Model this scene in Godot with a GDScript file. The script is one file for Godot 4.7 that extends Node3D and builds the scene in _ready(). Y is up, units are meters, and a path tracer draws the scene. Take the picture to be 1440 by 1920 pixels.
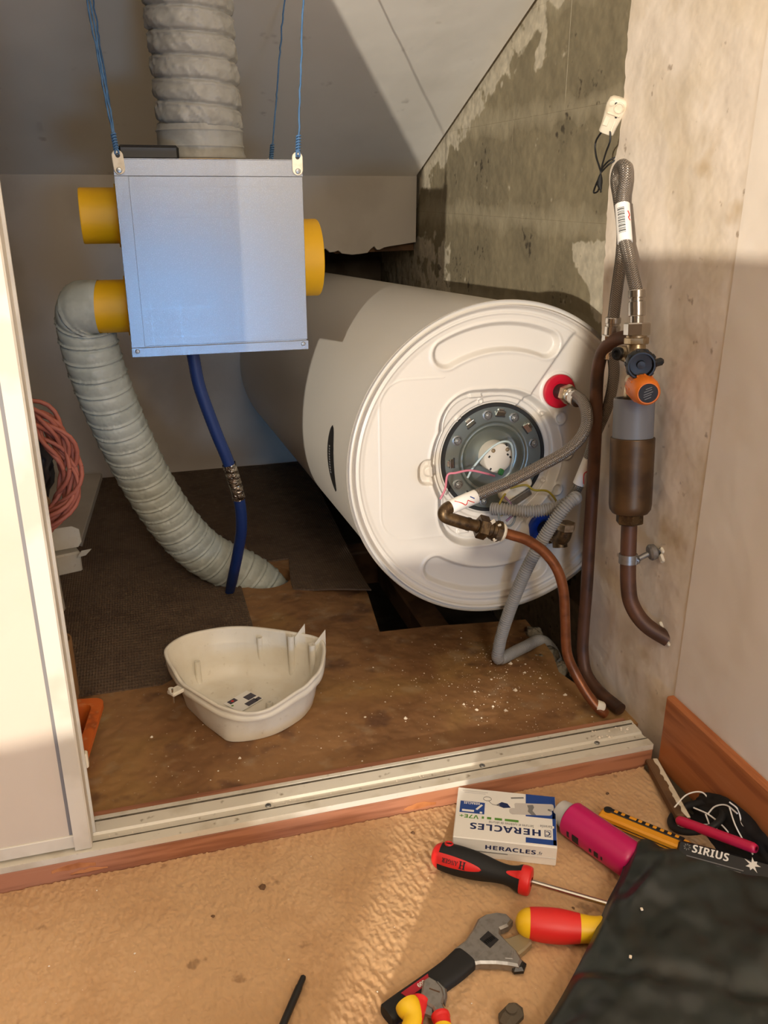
extends Node3D

# A closet under a sloping roof with a water heater lying on its side, seen from the carpet in front of it.
# Units are metres, y is up, the camera stands above the origin and the closet lies towards -z.

const ROOM := Color(0.80, 0.74, 0.65)
var M := {}
var names := {}
var rng := RandomNumberGenerator.new()

# ------------------------------------------------------------------ tree helpers
func numbered(called: String) -> String:
	if not names.has(called):
		names[called] = 0
		return called
	names[called] += 1
	return "%s_%03d" % [called, names[called]]

func part_name(called: String, parent: Node) -> String:
	var k := 0
	while parent.has_node(called if k == 0 else "%s_%03d" % [called, k]): k += 1
	return called if k == 0 else "%s_%03d" % [called, k]

func tag(o: Node, label: String, category: String, group := "", kind := ""):
	if label: o.set_meta("label", label)
	if category: o.set_meta("category", category)
	if group: o.set_meta("group", group)
	if kind: o.set_meta("kind", kind)
	return o

func thing(called: String, label: String, category: String, at := Vector3.ZERO, b := Basis(), group := "") -> Node3D:
	var o := Node3D.new()
	o.name = numbered(called)
	add_child(o, true)
	o.transform = Transform3D(b, at)
	tag(o, label, category, group)
	return o

func obj(called: String, b: Dictionary, mat: Material, parent: Node = null, label := "") -> MeshInstance3D:
	var o := MeshInstance3D.new()
	o.mesh = done(b)
	o.material_override = mat
	o.cast_shadow = GeometryInstance3D.SHADOW_CASTING_SETTING_ON
	if parent == null:
		o.name = numbered(called)
		add_child(o, true)
	else:
		o.name = part_name(called, parent)
		parent.add_child(o, true)
	if label: o.set_meta("label", label)
	return o

func structure(called: String, b: Dictionary, mat: Material, label := "", category := "") -> MeshInstance3D:
	var o := obj(called, b, mat)
	tag(o, label, category, "", "structure")
	return o

func text(s: String, size: float, width: float, mat: Material, parent: Node, t: Transform3D, font := "Droid Sans", weight := 700, called := "lettering"):
	var tm := TextMesh.new()
	var f := SystemFont.new()
	f.font_names = PackedStringArray([font])
	f.font_weight = weight
	tm.font = f
	tm.text = s
	tm.font_size = 64
	tm.pixel_size = size / 46.0
	tm.depth = 0.0003
	var o := MeshInstance3D.new()
	o.name = part_name(called, parent)
	o.mesh = tm
	o.material_override = mat
	parent.add_child(o, true)
	var w: float = tm.get_aabb().size.x
	var k := width / w if width > 0.0 and w > 0.0 else 1.0
	o.transform = t * Transform3D(Basis.from_scale(Vector3(k, 1, 1)), Vector3.ZERO)
	return o

# ------------------------------------------------------------------ mesh helpers
func B() -> Dictionary:
	return {"v": PackedVector3Array(), "n": PackedVector3Array(), "t": PackedVector2Array(), "i": PackedInt32Array()}

func done(b: Dictionary) -> ArrayMesh:
	var a := []
	a.resize(Mesh.ARRAY_MAX)
	a[Mesh.ARRAY_VERTEX] = b.v
	a[Mesh.ARRAY_NORMAL] = b.n
	a[Mesh.ARRAY_TEX_UV] = b.t
	a[Mesh.ARRAY_INDEX] = b.i
	var m := ArrayMesh.new()
	m.add_surface_from_arrays(Mesh.PRIMITIVE_TRIANGLES, a)
	return m

func tri(b: Dictionary, p: int, q: int, r: int):
	var v: PackedVector3Array = b.v
	var n: PackedVector3Array = b.n
	var f := (v[q] - v[p]).cross(v[r] - v[p])
	if f.dot(n[p] + n[q] + n[r]) > 0.0:
		b.i.append_array([p, r, q])
	else:
		b.i.append_array([p, q, r])

# rows of points with smooth normals; wrap joins the last column to the first; ref is a direction the surface faces, or ZERO for a tube (faces away from the row centres)
func grid(b: Dictionary, rows: Array, wrap := false, ref := Vector3.ZERO, uv := [], inside := false):
	var nr := rows.size()
	var nc: int = rows[0].size()
	var base: int = b.v.size()
	var nn := PackedVector3Array()
	nn.resize(nr * nc)
	var vote := 0.0
	for r in nr:
		var ra: PackedVector3Array = rows[max(r - 1, 0)]
		var rb: PackedVector3Array = rows[min(r + 1, nr - 1)]
		var row: PackedVector3Array = rows[r]
		var c := Vector3.ZERO
		if ref == Vector3.ZERO:
			for p in row: c += p
			c /= nc
		for k in nc:
			var ka: int = k - 1
			var kb: int = k + 1
			if wrap:
				ka = (k - 1 + nc) % nc
				kb = (k + 1) % nc
				if k == nc - 1: kb = 1
				if k == 0: ka = nc - 2
			else:
				ka = max(ka, 0)
				kb = min(kb, nc - 1)
			var n := (row[kb] - row[ka]).cross(rb[k] - ra[k])
			if n.length_squared() < 1e-20:
				n = (rb[min(k + 1, nc - 1)] - rb[max(k - 1, 0)]).cross(rb[k] - ra[k])
			n = n.normalized()
			nn[r * nc + k] = n
			vote += n.dot(row[k] - c) if ref == Vector3.ZERO else n.dot(ref)
	var s := 1.0 if vote >= 0.0 else -1.0
	if inside: s = -s
	for r in nr:
		var row: PackedVector3Array = rows[r]
		for k in nc:
			b.v.append(row[k])
			b.n.append(nn[r * nc + k] * s)
			if uv.size() > 0: b.t.append(uv[r][k])
			else: b.t.append(Vector2(float(k) / (nc - 1), float(r) / max(nr - 1, 1)))
	for r in nr - 1:
		for k in nc - 1:
			var p := base + r * nc + k
			tri(b, p, p + 1, p + nc + 1)
			tri(b, p, p + nc + 1, p + nc)

# flat convex or concave polygon, facing n
func poly(b: Dictionary, pts: Array, n: Vector3, uv := []):
	var base: int = b.v.size()
	n = n.normalized()
	for k in pts.size():
		b.v.append(pts[k])
		b.n.append(n)
		if uv.size() > 0: b.t.append(uv[k])
		else:
			var p: Vector3 = pts[k]
			var an := n.abs()
			b.t.append(Vector2(p.x, p.z) if an.y > an.x and an.y > an.z else (Vector2(p.z, -p.y) if an.x > an.z else Vector2(p.x, -p.y)))
	for k in range(1, pts.size() - 1): tri(b, base, base + k, base + k + 1)

# chamfered box
func box(b: Dictionary, c: Vector3, size: Vector3, bs := Basis(), bev := 0.002):
	var h := size * 0.5
	bev = min(bev, min(h.x, min(h.y, h.z)) * 0.9)
	var V := func(sx: int, sy: int, sz: int, ax: int) -> Vector3:
		var p := Vector3(sx * (h.x - bev), sy * (h.y - bev), sz * (h.z - bev))
		p[ax] = [sx, sy, sz][ax] * h[ax]
		return c + bs * p
	for ax in 3:
		for s in [-1, 1]:
			var q := []
			for e in [[-1, -1], [1, -1], [1, 1], [-1, 1]]:
				var t := [0, 0, 0]
				t[ax] = s
				t[(ax + 1) % 3] = e[0]
				t[(ax + 2) % 3] = e[1]
				q.append(V.call(t[0], t[1], t[2], ax))
			var n := Vector3.ZERO
			n[ax] = s
			poly(b, q, bs * n)
	if bev <= 0.0: return
	for ax in 3:
		var a1 := (ax + 1) % 3
		var a2 := (ax + 2) % 3
		for e in [[-1, -1], [1, -1], [1, 1], [-1, 1]]:
			var t := [0, 0, 0]
			t[a1] = e[0]
			t[a2] = e[1]
			var u := t.duplicate()
			t[ax] = -1
			u[ax] = 1
			var n := Vector3.ZERO
			n[a1] = e[0]
			n[a2] = e[1]
			poly(b, [V.call(t[0], t[1], t[2], a1), V.call(u[0], u[1], u[2], a1), V.call(u[0], u[1], u[2], a2), V.call(t[0], t[1], t[2], a2)], bs * n)
	for sx in [-1, 1]:
		for sy in [-1, 1]:
			for sz in [-1, 1]:
				poly(b, [V.call(sx, sy, sz, 0), V.call(sx, sy, sz, 1), V.call(sx, sy, sz, 2)], bs * Vector3(sx, sy, sz))

# a polygon in the local xy plane, extruded along local z from 0 to depth, edges bevelled
func prism(b: Dictionary, pl: PackedVector2Array, depth: float, xf := Transform3D(), bev := 0.001, smooth := false):
	if Geometry2D.is_polygon_clockwise(pl): pl.reverse()
	var n := pl.size()
	var ins := PackedVector2Array()
	for k in n:
		var a := (pl[k] - pl[(k - 1 + n) % n]).normalized()
		var c := (pl[(k + 1) % n] - pl[k]).normalized()
		var na := Vector2(-a.y, a.x)
		var nc := Vector2(-c.y, c.x)
		var m := (na + nc)
		m = m / max(m.length_squared() * 0.5, 0.3)
		ins.append(pl[k] + m * bev)
	var ti := Geometry2D.triangulate_polygon(ins)
	for s in [0, 1]:
		var base: int = b.v.size()
		var nz := Vector3(0, 0, 1 if s else -1)
		for p in ins:
			b.v.append(xf * Vector3(p.x, p.y, depth * s))
			b.n.append((xf.basis * nz).normalized())
			b.t.append(p)
		for k in range(0, ti.size(), 3): tri(b, base + ti[k], base + ti[k + 1], base + ti[k + 2])
	var lv := [[ins, 0.0], [pl, bev], [pl, depth - bev], [ins, depth]]
	if bev <= 0.0: lv = [[pl, 0.0], [pl, depth]]
	for l in lv.size() - 1:
		for k in n:
			var j := (k + 1) % n
			var e := (pl[j] - pl[k]).normalized()
			var out := Vector3(e.y, -e.x, 0)
			if bev > 0.0 and l == 0: out.z = -1
			if bev > 0.0 and l == 2: out.z = 1
			var A: PackedVector2Array = lv[l][0]
			var C: PackedVector2Array = lv[l + 1][0]
			var za: float = lv[l][1]
			var zc: float = lv[l + 1][1]
			var base: int = b.v.size()
			var o1 := out
			var o2 := out
			if smooth:
				var ep := (pl[k] - pl[(k - 1 + n) % n]).normalized()
				var en := (pl[(j + 1) % n] - pl[j]).normalized()
				if ep.dot(e) > 0.75: o1 = out + Vector3(ep.y, -ep.x, out.z)
				if en.dot(e) > 0.75: o2 = out + Vector3(en.y, -en.x, out.z)
			var q := [[A[k], za, o1], [A[j], za, o2], [C[j], zc, o2], [C[k], zc, o1]]
			for w in q:
				b.v.append(xf * Vector3(w[0].x, w[0].y, w[1]))
				b.n.append((xf.basis * w[2]).normalized())
				b.t.append(Vector2(w[0].x + w[0].y, w[1]))
			tri(b, base, base + 1, base + 2)
			tri(b, base, base + 2, base + 3)

func spline(p: Array, per := 8) -> PackedVector3Array:
	var o := PackedVector3Array()
	var n := p.size()
	for k in n - 1:
		var a: Vector3 = p[max(k - 1, 0)]
		var b: Vector3 = p[k]
		var c: Vector3 = p[k + 1]
		var d: Vector3 = p[min(k + 2, n - 1)]
		if k == 0: a = b * 2.0 - c
		if k == n - 2: d = c * 2.0 - b
		for s in per:
			o.append(b.cubic_interpolate(c, a, d, float(s) / per))
	o.append(p[n - 1])
	return o

func spline2(p: Array, per := 6, closed := true) -> PackedVector2Array:
	var o := PackedVector2Array()
	var n := p.size()
	for k in (n if closed else n - 1):
		var a: Vector2 = p[(k - 1 + n) % n] if closed else p[max(k - 1, 0)]
		var b: Vector2 = p[k]
		var c: Vector2 = p[(k + 1) % n]
		var d: Vector2 = p[(k + 2) % n] if closed else p[min(k + 2, n - 1)]
		for s in per: o.append(b.cubic_interpolate(c, a, d, float(s) / per))
	if not closed: o.append(p[n - 1])
	return o

func resample(p: PackedVector3Array, step: float) -> PackedVector3Array:
	var o := PackedVector3Array([p[0]])
	var left := step
	for k in range(1, p.size()):
		var a := p[k - 1]
		var d := p[k] - a
		var l := d.length()
		if l < 1e-9: continue
		var s := left
		while s <= l:
			o.append(a + d * (s / l))
			s += step
		left = s - l
	if o[o.size() - 1].distance_to(p[p.size() - 1]) > step * 0.3: o.append(p[p.size() - 1])
	return o

# a tube along points; r is a number or a Callable(length_along, total, angle) -> radius
func tube(b: Dictionary, p: PackedVector3Array, r, sides := 16, caps := true):
	var n := p.size()
	var t := (p[1] - p[0]).normalized()
	var x := t.cross(Vector3.UP if absf(t.y) < 0.9 else Vector3.RIGHT).normalized()
	var total := 0.0
	for k in range(1, n): total += p[k].distance_to(p[k - 1])
	var rows := []
	var uv := []
	var l := 0.0
	for k in n:
		if k > 0: l += p[k].distance_to(p[k - 1])
		var nt := (p[min(k + 1, n - 1)] - p[max(k - 1, 0)]).normalized()
		x = (x - nt * x.dot(nt)).normalized()
		var y := nt.cross(x)
		var row := PackedVector3Array()
		var ur := []
		for s in sides + 1:
			var a := TAU * float(s % sides) / sides
			var rr: float = r.call(l, total, a) if r is Callable else r
			row.append(p[k] + (x * cos(a) + y * sin(a)) * rr)
			ur.append(Vector2(float(s) / sides, l))
		rows.append(row)
		uv.append(ur)
	grid(b, rows, true, Vector3.ZERO, uv)
	if caps:
		var e: PackedVector3Array = rows[0]
		poly(b, Array(e.slice(0, sides)), p[0] - p[1])
		e = rows[n - 1]
		poly(b, Array(e.slice(0, sides)), p[n - 1] - p[n - 2])

func axes(d: Vector3) -> Basis:
	var z := d.normalized()
	var x := z.cross(Vector3.UP if absf(z.y) < 0.9 else Vector3.RIGHT).normalized()
	return Basis(x, z.cross(x), z)

# profile of (radius, height) pairs turned about axis; sharp corners stay sharp
func lathe(b: Dictionary, prof: Array, o: Vector3, axis: Vector3, sides := 28, inside := false):
	var bs := axes(axis)
	var runs := [[prof[0]]]
	for k in range(1, prof.size()):
		runs[-1].append(prof[k])
		if k < prof.size() - 1:
			var d1: Vector2 = (prof[k] - prof[k - 1]).normalized()
			var d2: Vector2 = (prof[k + 1] - prof[k]).normalized()
			if d1.dot(d2) < 0.8: runs.append([prof[k]])
	for run in runs:
		var rows := []
		for q in run:
			var row := PackedVector3Array()
			for s in sides + 1:
				var a := TAU * float(s % sides) / sides
				row.append(o + bs * Vector3(cos(a) * max(q.x, 1e-5), sin(a) * max(q.x, 1e-5), q.y))
			rows.append(row)
		var d: Vector2 = run[-1] - run[0]
		if absf(d.y) < absf(d.x) * 0.2:
			# a flat ring faces along the axis: outwards where the profile turns that way
			grid(b, rows, true, bs.z * (-signf(d.x) if not inside else signf(d.x)))
		else:
			grid(b, rows, true, Vector3.ZERO, [], inside if d.y > 0 else not inside)

func V2(l: Array) -> Array:
	var o := []
	for k in range(0, l.size(), 2): o.append(Vector2(l[k], l[k + 1]))
	return o

func V3(l: Array) -> Array:
	var o := []
	for k in range(0, l.size(), 3): o.append(Vector3(l[k], l[k + 1], l[k + 2]))
	return o

func PV(l: Array) -> PackedVector2Array:
	return PackedVector2Array(V2(l))

func nut(b: Dictionary, o: Vector3, axis: Vector3, r: float, h: float, turn := 0.0):
	var pl := PackedVector2Array()
	for k in 6: pl.append(Vector2.from_angle(turn + k * TAU / 6) * r)
	prism(b, pl, h, Transform3D(axes(axis), o), r * 0.08)

func rounded(w: float, h: float, r: float, per := 5) -> PackedVector2Array:
	var o := PackedVector2Array()
	for q in [[1, 1, 0], [-1, 1, 1], [-1, -1, 2], [1, -1, 3]]:
		for k in per + 1:
			o.append(Vector2(q[0] * (w / 2 - r), q[1] * (h / 2 - r)) + Vector2.from_angle((q[2] + float(k) / per) * PI / 2) * r)
	return o

# ------------------------------------------------------------------ textures
func noise(seed_: int, freq: float, oct := 4, kind := FastNoiseLite.TYPE_SIMPLEX_SMOOTH) -> FastNoiseLite:
	var n := FastNoiseLite.new()
	n.seed = seed_
	n.noise_type = kind
	n.frequency = freq
	n.fractal_octaves = oct
	return n

func nbytes(n: FastNoiseLite, w: int, h: int, seamless := true) -> PackedByteArray:
	var im: Image = n.get_seamless_image(w, h) if seamless else n.get_image(w, h)
	im.convert(Image.FORMAT_L8)
	return im.get_data()

func tex(im: Image) -> ImageTexture:
	im.generate_mipmaps()
	return ImageTexture.create_from_image(im)

# a mottled colour texture: colours laid one after the other, each where its noise passes a threshold; each entry [colour, seed, frequency, from, to]
func mottle(w: int, base: Color, layers: Array) -> ImageTexture:
	var n := w * w
	var R := PackedFloat32Array()
	R.resize(n * 3)
	for k in n:
		R[k * 3] = base.r
		R[k * 3 + 1] = base.g
		R[k * 3 + 2] = base.b
	for l in layers:
		var d := nbytes(noise(l[1], l[2], 5), w, w)
		var lo: float = l[3] * 255.0
		var hi: float = l[4] * 255.0
		var c: Color = l[0]
		for k in n:
			var a := clampf((d[k] - lo) / (hi - lo), 0.0, 1.0) * c.a
			if a <= 0.0: continue
			R[k * 3] = lerpf(R[k * 3], c.r, a)
			R[k * 3 + 1] = lerpf(R[k * 3 + 1], c.g, a)
			R[k * 3 + 2] = lerpf(R[k * 3 + 2], c.b, a)
	var out := PackedByteArray()
	out.resize(n * 3)
	for k in n * 3: out[k] = int(clampf(R[k], 0.0, 1.0) * 255.0)
	return tex(Image.create_from_data(w, w, false, Image.FORMAT_RGB8, out))

func bump(w: int, n: FastNoiseLite, strength: float) -> ImageTexture:
	var im := n.get_seamless_image(w, w)
	im.convert(Image.FORMAT_RGBA8)
	im.bump_map_to_normal_map(strength)
	return tex(im)

func mat(c: Color, rough := 0.6, metal := 0.0, spec := 0.5) -> StandardMaterial3D:
	var m := StandardMaterial3D.new()
	m.albedo_color = c
	m.roughness = rough
	m.metallic = metal
	m.metallic_specular = spec
	return m

func tri_mat(t: Texture2D, scale: float, rough := 0.7, nrm: Texture2D = null, nscale := 1.0, world := true) -> StandardMaterial3D:
	var m := mat(Color.WHITE, rough)
	m.albedo_texture = t
	m.uv1_triplanar = true
	m.uv1_world_triplanar = world
	m.uv1_scale = Vector3.ONE * scale
	if nrm:
		m.normal_enabled = true
		m.normal_texture = nrm
		m.normal_scale = nscale
	return m

func C(r: int, g: int, b: int, a := 1.0) -> Color:
	return Color(r / 255.0, g / 255.0, b / 255.0, a)

# ------------------------------------------------------------------ scene
func _ready():
	rng.seed = 11
	var cam := Camera3D.new()
	cam.name = "camera"
	cam.fov = 61.928
	cam.near = 0.02
	cam.position = Vector3(0, 0.832, 0)
	cam.rotation_degrees = Vector3(-20.619, -15.994, 0)
	add_child(cam)
	cam.current = true
	var we := WorldEnvironment.new()
	we.name = "environment"
	var env := Environment.new()
	env.background_mode = Environment.BG_COLOR
	env.background_color = Color(0, 0, 0)
	env.tonemap_mode = Environment.TONE_MAPPER_LINEAR
	env.tonemap_exposure = EXPOSURE
	env.sdfgi_enabled = true
	env.ssao_enabled = true
	env.ssil_enabled = true
	we.environment = env
	add_child(we)
	make_materials()
	# out of view: main lamp behind left and a bluish screen; two added fill lights
	unseen_floor_lamp(LAMP_AT)
	add_ceiling_fill()
	unseen_screen()
	added_front_fill()
	setting()
	unseen_shade_casters()
	ventilation_unit()
	water_heater()
	heater_plumbing()
	wall_plumbing()
	left_corner()
	heater_cover()
	carpet_things()
	small_debris()

const EXPOSURE := 1.15
const LAMP_AT := Vector3(-2.56, 1.07, 3.09)
const LAMP_COLOR := Color(1.0, 0.965, 0.905)
const LAMP_ENERGY := 25.0

func unseen_floor_lamp(p: Vector3):  # unseen lamp, placed so the main shadows fall from behind left
	var o := thing("unseen_floor_lamp", "unseen floor lamp behind the camera, its shaded bulb placed to light the closet", "lamp", Vector3(p.x, 0, p.z))
	var b := B()
	lathe(b, V2([0, 0, 0.13, 0, 0.13, 0.012, 0.02, 0.025, 0, 0.025]), Vector3.ZERO, Vector3.UP)
	obj("base", b, M.dark_metal, o)
	b = B()
	tube(b, PackedVector3Array([Vector3(0, 0.02, 0), Vector3(0, p.y - 0.06, 0)]), 0.011, 12)
	obj("pole", b, M.dark_metal, o)
	b = B()
	lathe(b, V2([0, -0.07, 0.02, -0.07, 0.022, -0.03, 0, -0.03]), Vector3(0, p.y, 0), Vector3.UP)
	obj("socket", b, M.dark_metal, o)
	b = B()
	var pr := []
	for k in 17: pr.append(Vector2(sin(PI * k / 16.0), -cos(PI * k / 16.0)) * 0.036)
	lathe(b, pr, Vector3(0, p.y, 0), Vector3.UP)
	var em := mat(C(255, 240, 210))
	em.emission_enabled = true
	em.emission = LAMP_COLOR
	em.emission_energy_multiplier = 6.0
	obj("bulb", b, em, o)
	b = B()
	var aim := (Vector3(0.25, 0.55, -1.1) - p).normalized()
	lathe(b, V2([0.02, -0.09, 0.03, -0.085, 0.105, 0.05, 0.107, 0.05, 0.032, -0.088, 0.02, -0.092]), Vector3(0, p.y, 0), aim, 40)
	obj("reflector_shade", b, M.dark_metal, o)
	var l := SpotLight3D.new()
	l.name = "unseen_lamp_light"
	l.light_color = LAMP_COLOR
	l.light_energy = LAMP_ENERGY
	l.light_size = 0.026
	l.spot_range = 12.0
	l.spot_attenuation = 2.0
	l.spot_angle = 26.0
	l.spot_angle_attenuation = 0.2
	l.shadow_enabled = true
	o.add_child(l)
	l.look_at_from_position(p, p + aim)

func add_ceiling_fill():  # added fill: area light that brightens the carpet from above
	var p := Vector3(0.0, 2.2, 1.9)
	var o := thing("added_ceiling_fill", "added fill light under the room ceiling that brightens the carpet", "lamp", p)
	var b := B()
	lathe(b, V2([0, 0.06, 0.2, 0.06, 0.2, 0.03, 0.17, 0.0, 0, 0.0]), Vector3.ZERO, Vector3.UP)
	var em := mat(C(255, 240, 215))
	em.emission_enabled = true
	em.emission = LAMP_COLOR
	em.emission_energy_multiplier = 1.5
	obj("shade", b, em, o)
	var l := AreaLight3D.new()
	l.name = "added_ceiling_fill_light"
	l.area_size = Vector2(0.34, 0.34)
	l.light_color = LAMP_COLOR
	l.light_energy = CEIL_ENERGY
	l.shadow_enabled = true
	l.rotation_degrees = Vector3(-90, 0, 0)
	l.position = Vector3(0, -0.01, 0)
	o.add_child(l)

const CEIL_ENERGY := 2.6
const SCREEN_ENERGY := 1.25
const SCREEN_COLOR := Color(0.50, 0.76, 1.0)

func added_front_fill():  # added fill: glowing panel and area light that brighten the closet from the front
	var p := Vector3(0.25, 1.5, 1.75)
	var o := thing("added_front_fill", "added fill panel behind the camera that brightens the closet from the front", "lamp", Vector3(p.x, 0, p.z))
	var b := B()
	box(b, Vector3(0, p.y, 0.06), Vector3(0.60, 0.60, 0.10), Basis(), 0.01)
	var em := mat(C(250, 236, 214))
	em.emission_enabled = true
	em.emission = SOFT_COLOR
	em.emission_energy_multiplier = 0.5
	obj("fill_panel", b, em, o)
	b = B()
	for x in [-0.25, 0.25]: tube(b, PackedVector3Array([Vector3(x, 0.0, 0.06), Vector3(x, 1.21, 0.06)]), 0.012, 10)
	obj("leg", b, M.dark_metal, o)
	var l := AreaLight3D.new()
	l.name = "added_front_fill_light"
	l.area_size = Vector2(0.58, 0.58)
	l.light_color = SOFT_COLOR
	l.light_energy = SOFT_ENERGY
	l.shadow_enabled = true
	l.position = Vector3(0, p.y, -0.002)
	o.add_child(l)

const SOFT_COLOR := Color(1.0, 0.935, 0.85)
const SOFT_ENERGY := 1.3

func unseen_screen():  # unseen computer screen, placed to put a blue reflection on the ventilation box
	var p := Vector3(0.19, 0.0, 1.6)
	var o := thing("unseen_laptop", "unseen bluish computer screen behind the camera, placed to reflect in the ventilation box", "unseen_laptop", p)
	var b := B()
	box(b, Vector3(0, 0.13, 0.012), Vector3(0.34, 0.24, 0.014), Basis(), 0.004)
	obj("screen_lid", b, M.black_plastic, o)
	b = B()
	box(b, Vector3(0, 0.012, -0.11), Vector3(0.34, 0.018, 0.23), Basis(), 0.004)
	obj("keyboard_base", b, M.black_plastic, o)
	b = B()
	box(b, Vector3(0, 0.135, 0.003), Vector3(0.31, 0.19, 0.003), Basis(), 0.0005)
	var em := mat(Color(0.02, 0.02, 0.02))
	em.emission_enabled = true
	em.emission = SCREEN_COLOR
	em.emission_energy_multiplier = 2.0
	obj("screen", b, em, o)
	var l := AreaLight3D.new()
	l.name = "unseen_screen_light"
	l.area_size = Vector2(0.31, 0.19)
	l.light_color = SCREEN_COLOR
	l.light_energy = SCREEN_ENERGY
	l.shadow_enabled = true
	l.position = Vector3(0, 0.135, -0.001)
	o.add_child(l)

func make_materials():
	M.white_metal = mat(C(200, 193, 183), 0.34, 0.0, 0.5)
	M.heater_body = mat(C(200, 194, 184), 0.30)
	M.black_plastic = mat(C(22, 22, 23), 0.45)
	M.black_rubber = mat(C(16, 16, 16), 0.7)
	M.dark_metal = mat(C(60, 58, 56), 0.4, 0.8)
	M.chrome = mat(C(205, 200, 192), 0.22, 1.0)
	M.brass_nickel = tri_mat(mottle(128, C(178, 160, 132), [[C(138, 114, 80, 0.6), 71, 0.03, 0.5, 0.85]]), 20.0, 0.3)
	M.brass_nickel.metallic = 0.9
	M.old_brass = tri_mat(mottle(128, C(98, 78, 52), [[C(58, 44, 30, 0.9), 75, 0.03, 0.45, 0.7], [C(140, 120, 90, 0.5), 76, 0.06, 0.6, 0.8]]), 16.0, 0.42)
	M.old_brass.metallic = 0.75
	M.copper = tri_mat(mottle(128, C(156, 96, 60), [[C(104, 64, 42, 0.8), 81, 0.02, 0.4, 0.85], [C(176, 114, 74, 0.5), 82, 0.05, 0.55, 0.8]]), 8.0, 0.36)
	M.copper.metallic = 0.7
	M.dull_copper = tri_mat(mottle(128, C(96, 64, 46), [[C(62, 44, 33, 0.9), 83, 0.02, 0.45, 0.85]]), 6.0, 0.5)
	M.dull_copper.metallic = 0.35
	M.bronze = tri_mat(mottle(128, C(96, 72, 46), [[C(66, 48, 32, 0.9), 85, 0.015, 0.4, 0.75]]), 7.0, 0.42)
	M.bronze.metallic = 0.5
	M.grey_pvc = mat(C(112, 112, 114), 0.45)
	M.orange = mat(C(226, 118, 26), 0.42)
	M.crate_orange = tri_mat(mottle(128, C(206, 98, 30), [[C(150, 70, 26, 0.7), 90, 0.03, 0.55, 0.75], [C(210, 150, 110, 0.5), 91, 0.06, 0.68, 0.8]]), 5.0, 0.5)
	M.red_plastic = mat(C(172, 10, 36), 0.4)
	M.red_tool = mat(C(214, 36, 34), 0.45)
	M.blue_plastic = mat(C(14, 52, 140), 0.4)
	M.yellow_pipe = mat(C(238, 180, 4), 0.5)
	M.yellow_tool = mat(C(232, 186, 24), 0.42)
	M.ribbed_yellow = mat(C(224, 150, 28), 0.5)
	M.magenta = mat(C(190, 16, 92), 0.38)
	M.pink_marker = mat(C(196, 30, 74), 0.4)
	M.clear_plastic = mat(C(200, 196, 192), 0.35)
	M.blue_hose = mat(C(20, 48, 104), 0.5)
	M.foil = tri_mat(mottle(128, C(190, 180, 165), [[C(110, 98, 84), 95, 0.04, 0.4, 0.62]]), 14.0, 0.25, bump(128, noise(96, 0.05, 3), 8.0), 1.0)
	M.foil.metallic = 0.9
	M.cord_blue = mat(C(72, 110, 150), 0.65)
	M.white_plastic = tri_mat(mottle(256, C(226, 219, 203), [[C(206, 192, 166, 0.4), 101, 0.012, 0.5, 0.85], [C(170, 154, 128, 0.35), 102, 0.06, 0.82, 0.92]]), 4.0, 0.42)
	M.old_white = tri_mat(mottle(128, C(222, 210, 186), [[C(192, 172, 138, 0.7), 103, 0.02, 0.55, 0.85]]), 9.0, 0.5)
	M.paper = mat(C(232, 228, 220), 0.6)
	M.print_blue = mat(C(28, 66, 140), 0.5)
	M.print_navy = mat(C(20, 36, 84), 0.5)
	M.print_green = mat(C(88, 142, 52), 0.55)
	M.print_grey = mat(C(120, 118, 116), 0.55)
	M.print_black = mat(C(24, 22, 24), 0.6)
	M.print_red = mat(C(206, 40, 36), 0.55)
	M.print_white = mat(C(232, 228, 222), 0.55)
	M.steel = mat(C(150, 150, 148), 0.35, 0.9)
	M.brushed = tri_mat(mottle(128, C(150, 147, 143), [[C(126, 123, 119, 0.6), 111, 0.03, 0.45, 0.85]]), 20.0, 0.42)
	M.brushed.metallic = 0.8
	M.flange = mat(C(134, 142, 138), 0.36, 0.85)
	M.duct_grey = tri_mat(mottle(256, C(164, 162, 154), [[C(136, 134, 126, 0.6), 113, 0.02, 0.45, 0.75]]), 4.0, 0.48, bump(256, noise(115, 0.03, 3), 5.0), 0.5)
	M.duct_pale = tri_mat(mottle(256, C(186, 190, 180), [[C(156, 160, 150, 0.6), 114, 0.02, 0.45, 0.75]]), 4.0, 0.45, bump(256, noise(116, 0.03, 3), 5.0), 0.5)
	M.conduit = mat(C(150, 146, 140), 0.5)
	M.cable_pink = mat(C(150, 84, 68), 0.65)
	M.bag_green = tri_mat(mottle(256, C(34, 40, 37), [[C(46, 52, 48, 0.6), 121, 0.01, 0.5, 0.85], [C(26, 30, 28, 0.7), 122, 0.015, 0.5, 0.8], [C(56, 44, 32, 0.35), 123, 0.012, 0.7, 0.9]]), 2.0, 0.34, bump(256, noise(124, 0.02, 4), 3.0), 0.25)
	M.dark_bag = mat(C(26, 24, 28), 0.3)
	# galvanised sheet: fine spangle
	var gz := nbytes(noise(131, 0.11, 2, FastNoiseLite.TYPE_CELLULAR), 256, 256)
	var gi := PackedByteArray()
	gi.resize(256 * 256 * 3)
	for k in 256 * 256:
		var v := 136 + int((gz[k] - 128) * 0.08)
		gi[k * 3] = clampi(v, 0, 255)
		gi[k * 3 + 1] = clampi(v + 2, 0, 255)
		gi[k * 3 + 2] = clampi(v + 6, 0, 255)
	M.galv = tri_mat(tex(Image.create_from_data(256, 256, false, Image.FORMAT_RGB8, gi)), 22.0, 0.24, bump(256, noise(132, 0.2, 2, FastNoiseLite.TYPE_CELLULAR), 2.5), 0.22)
	M.galv.metallic = 0.6
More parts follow.
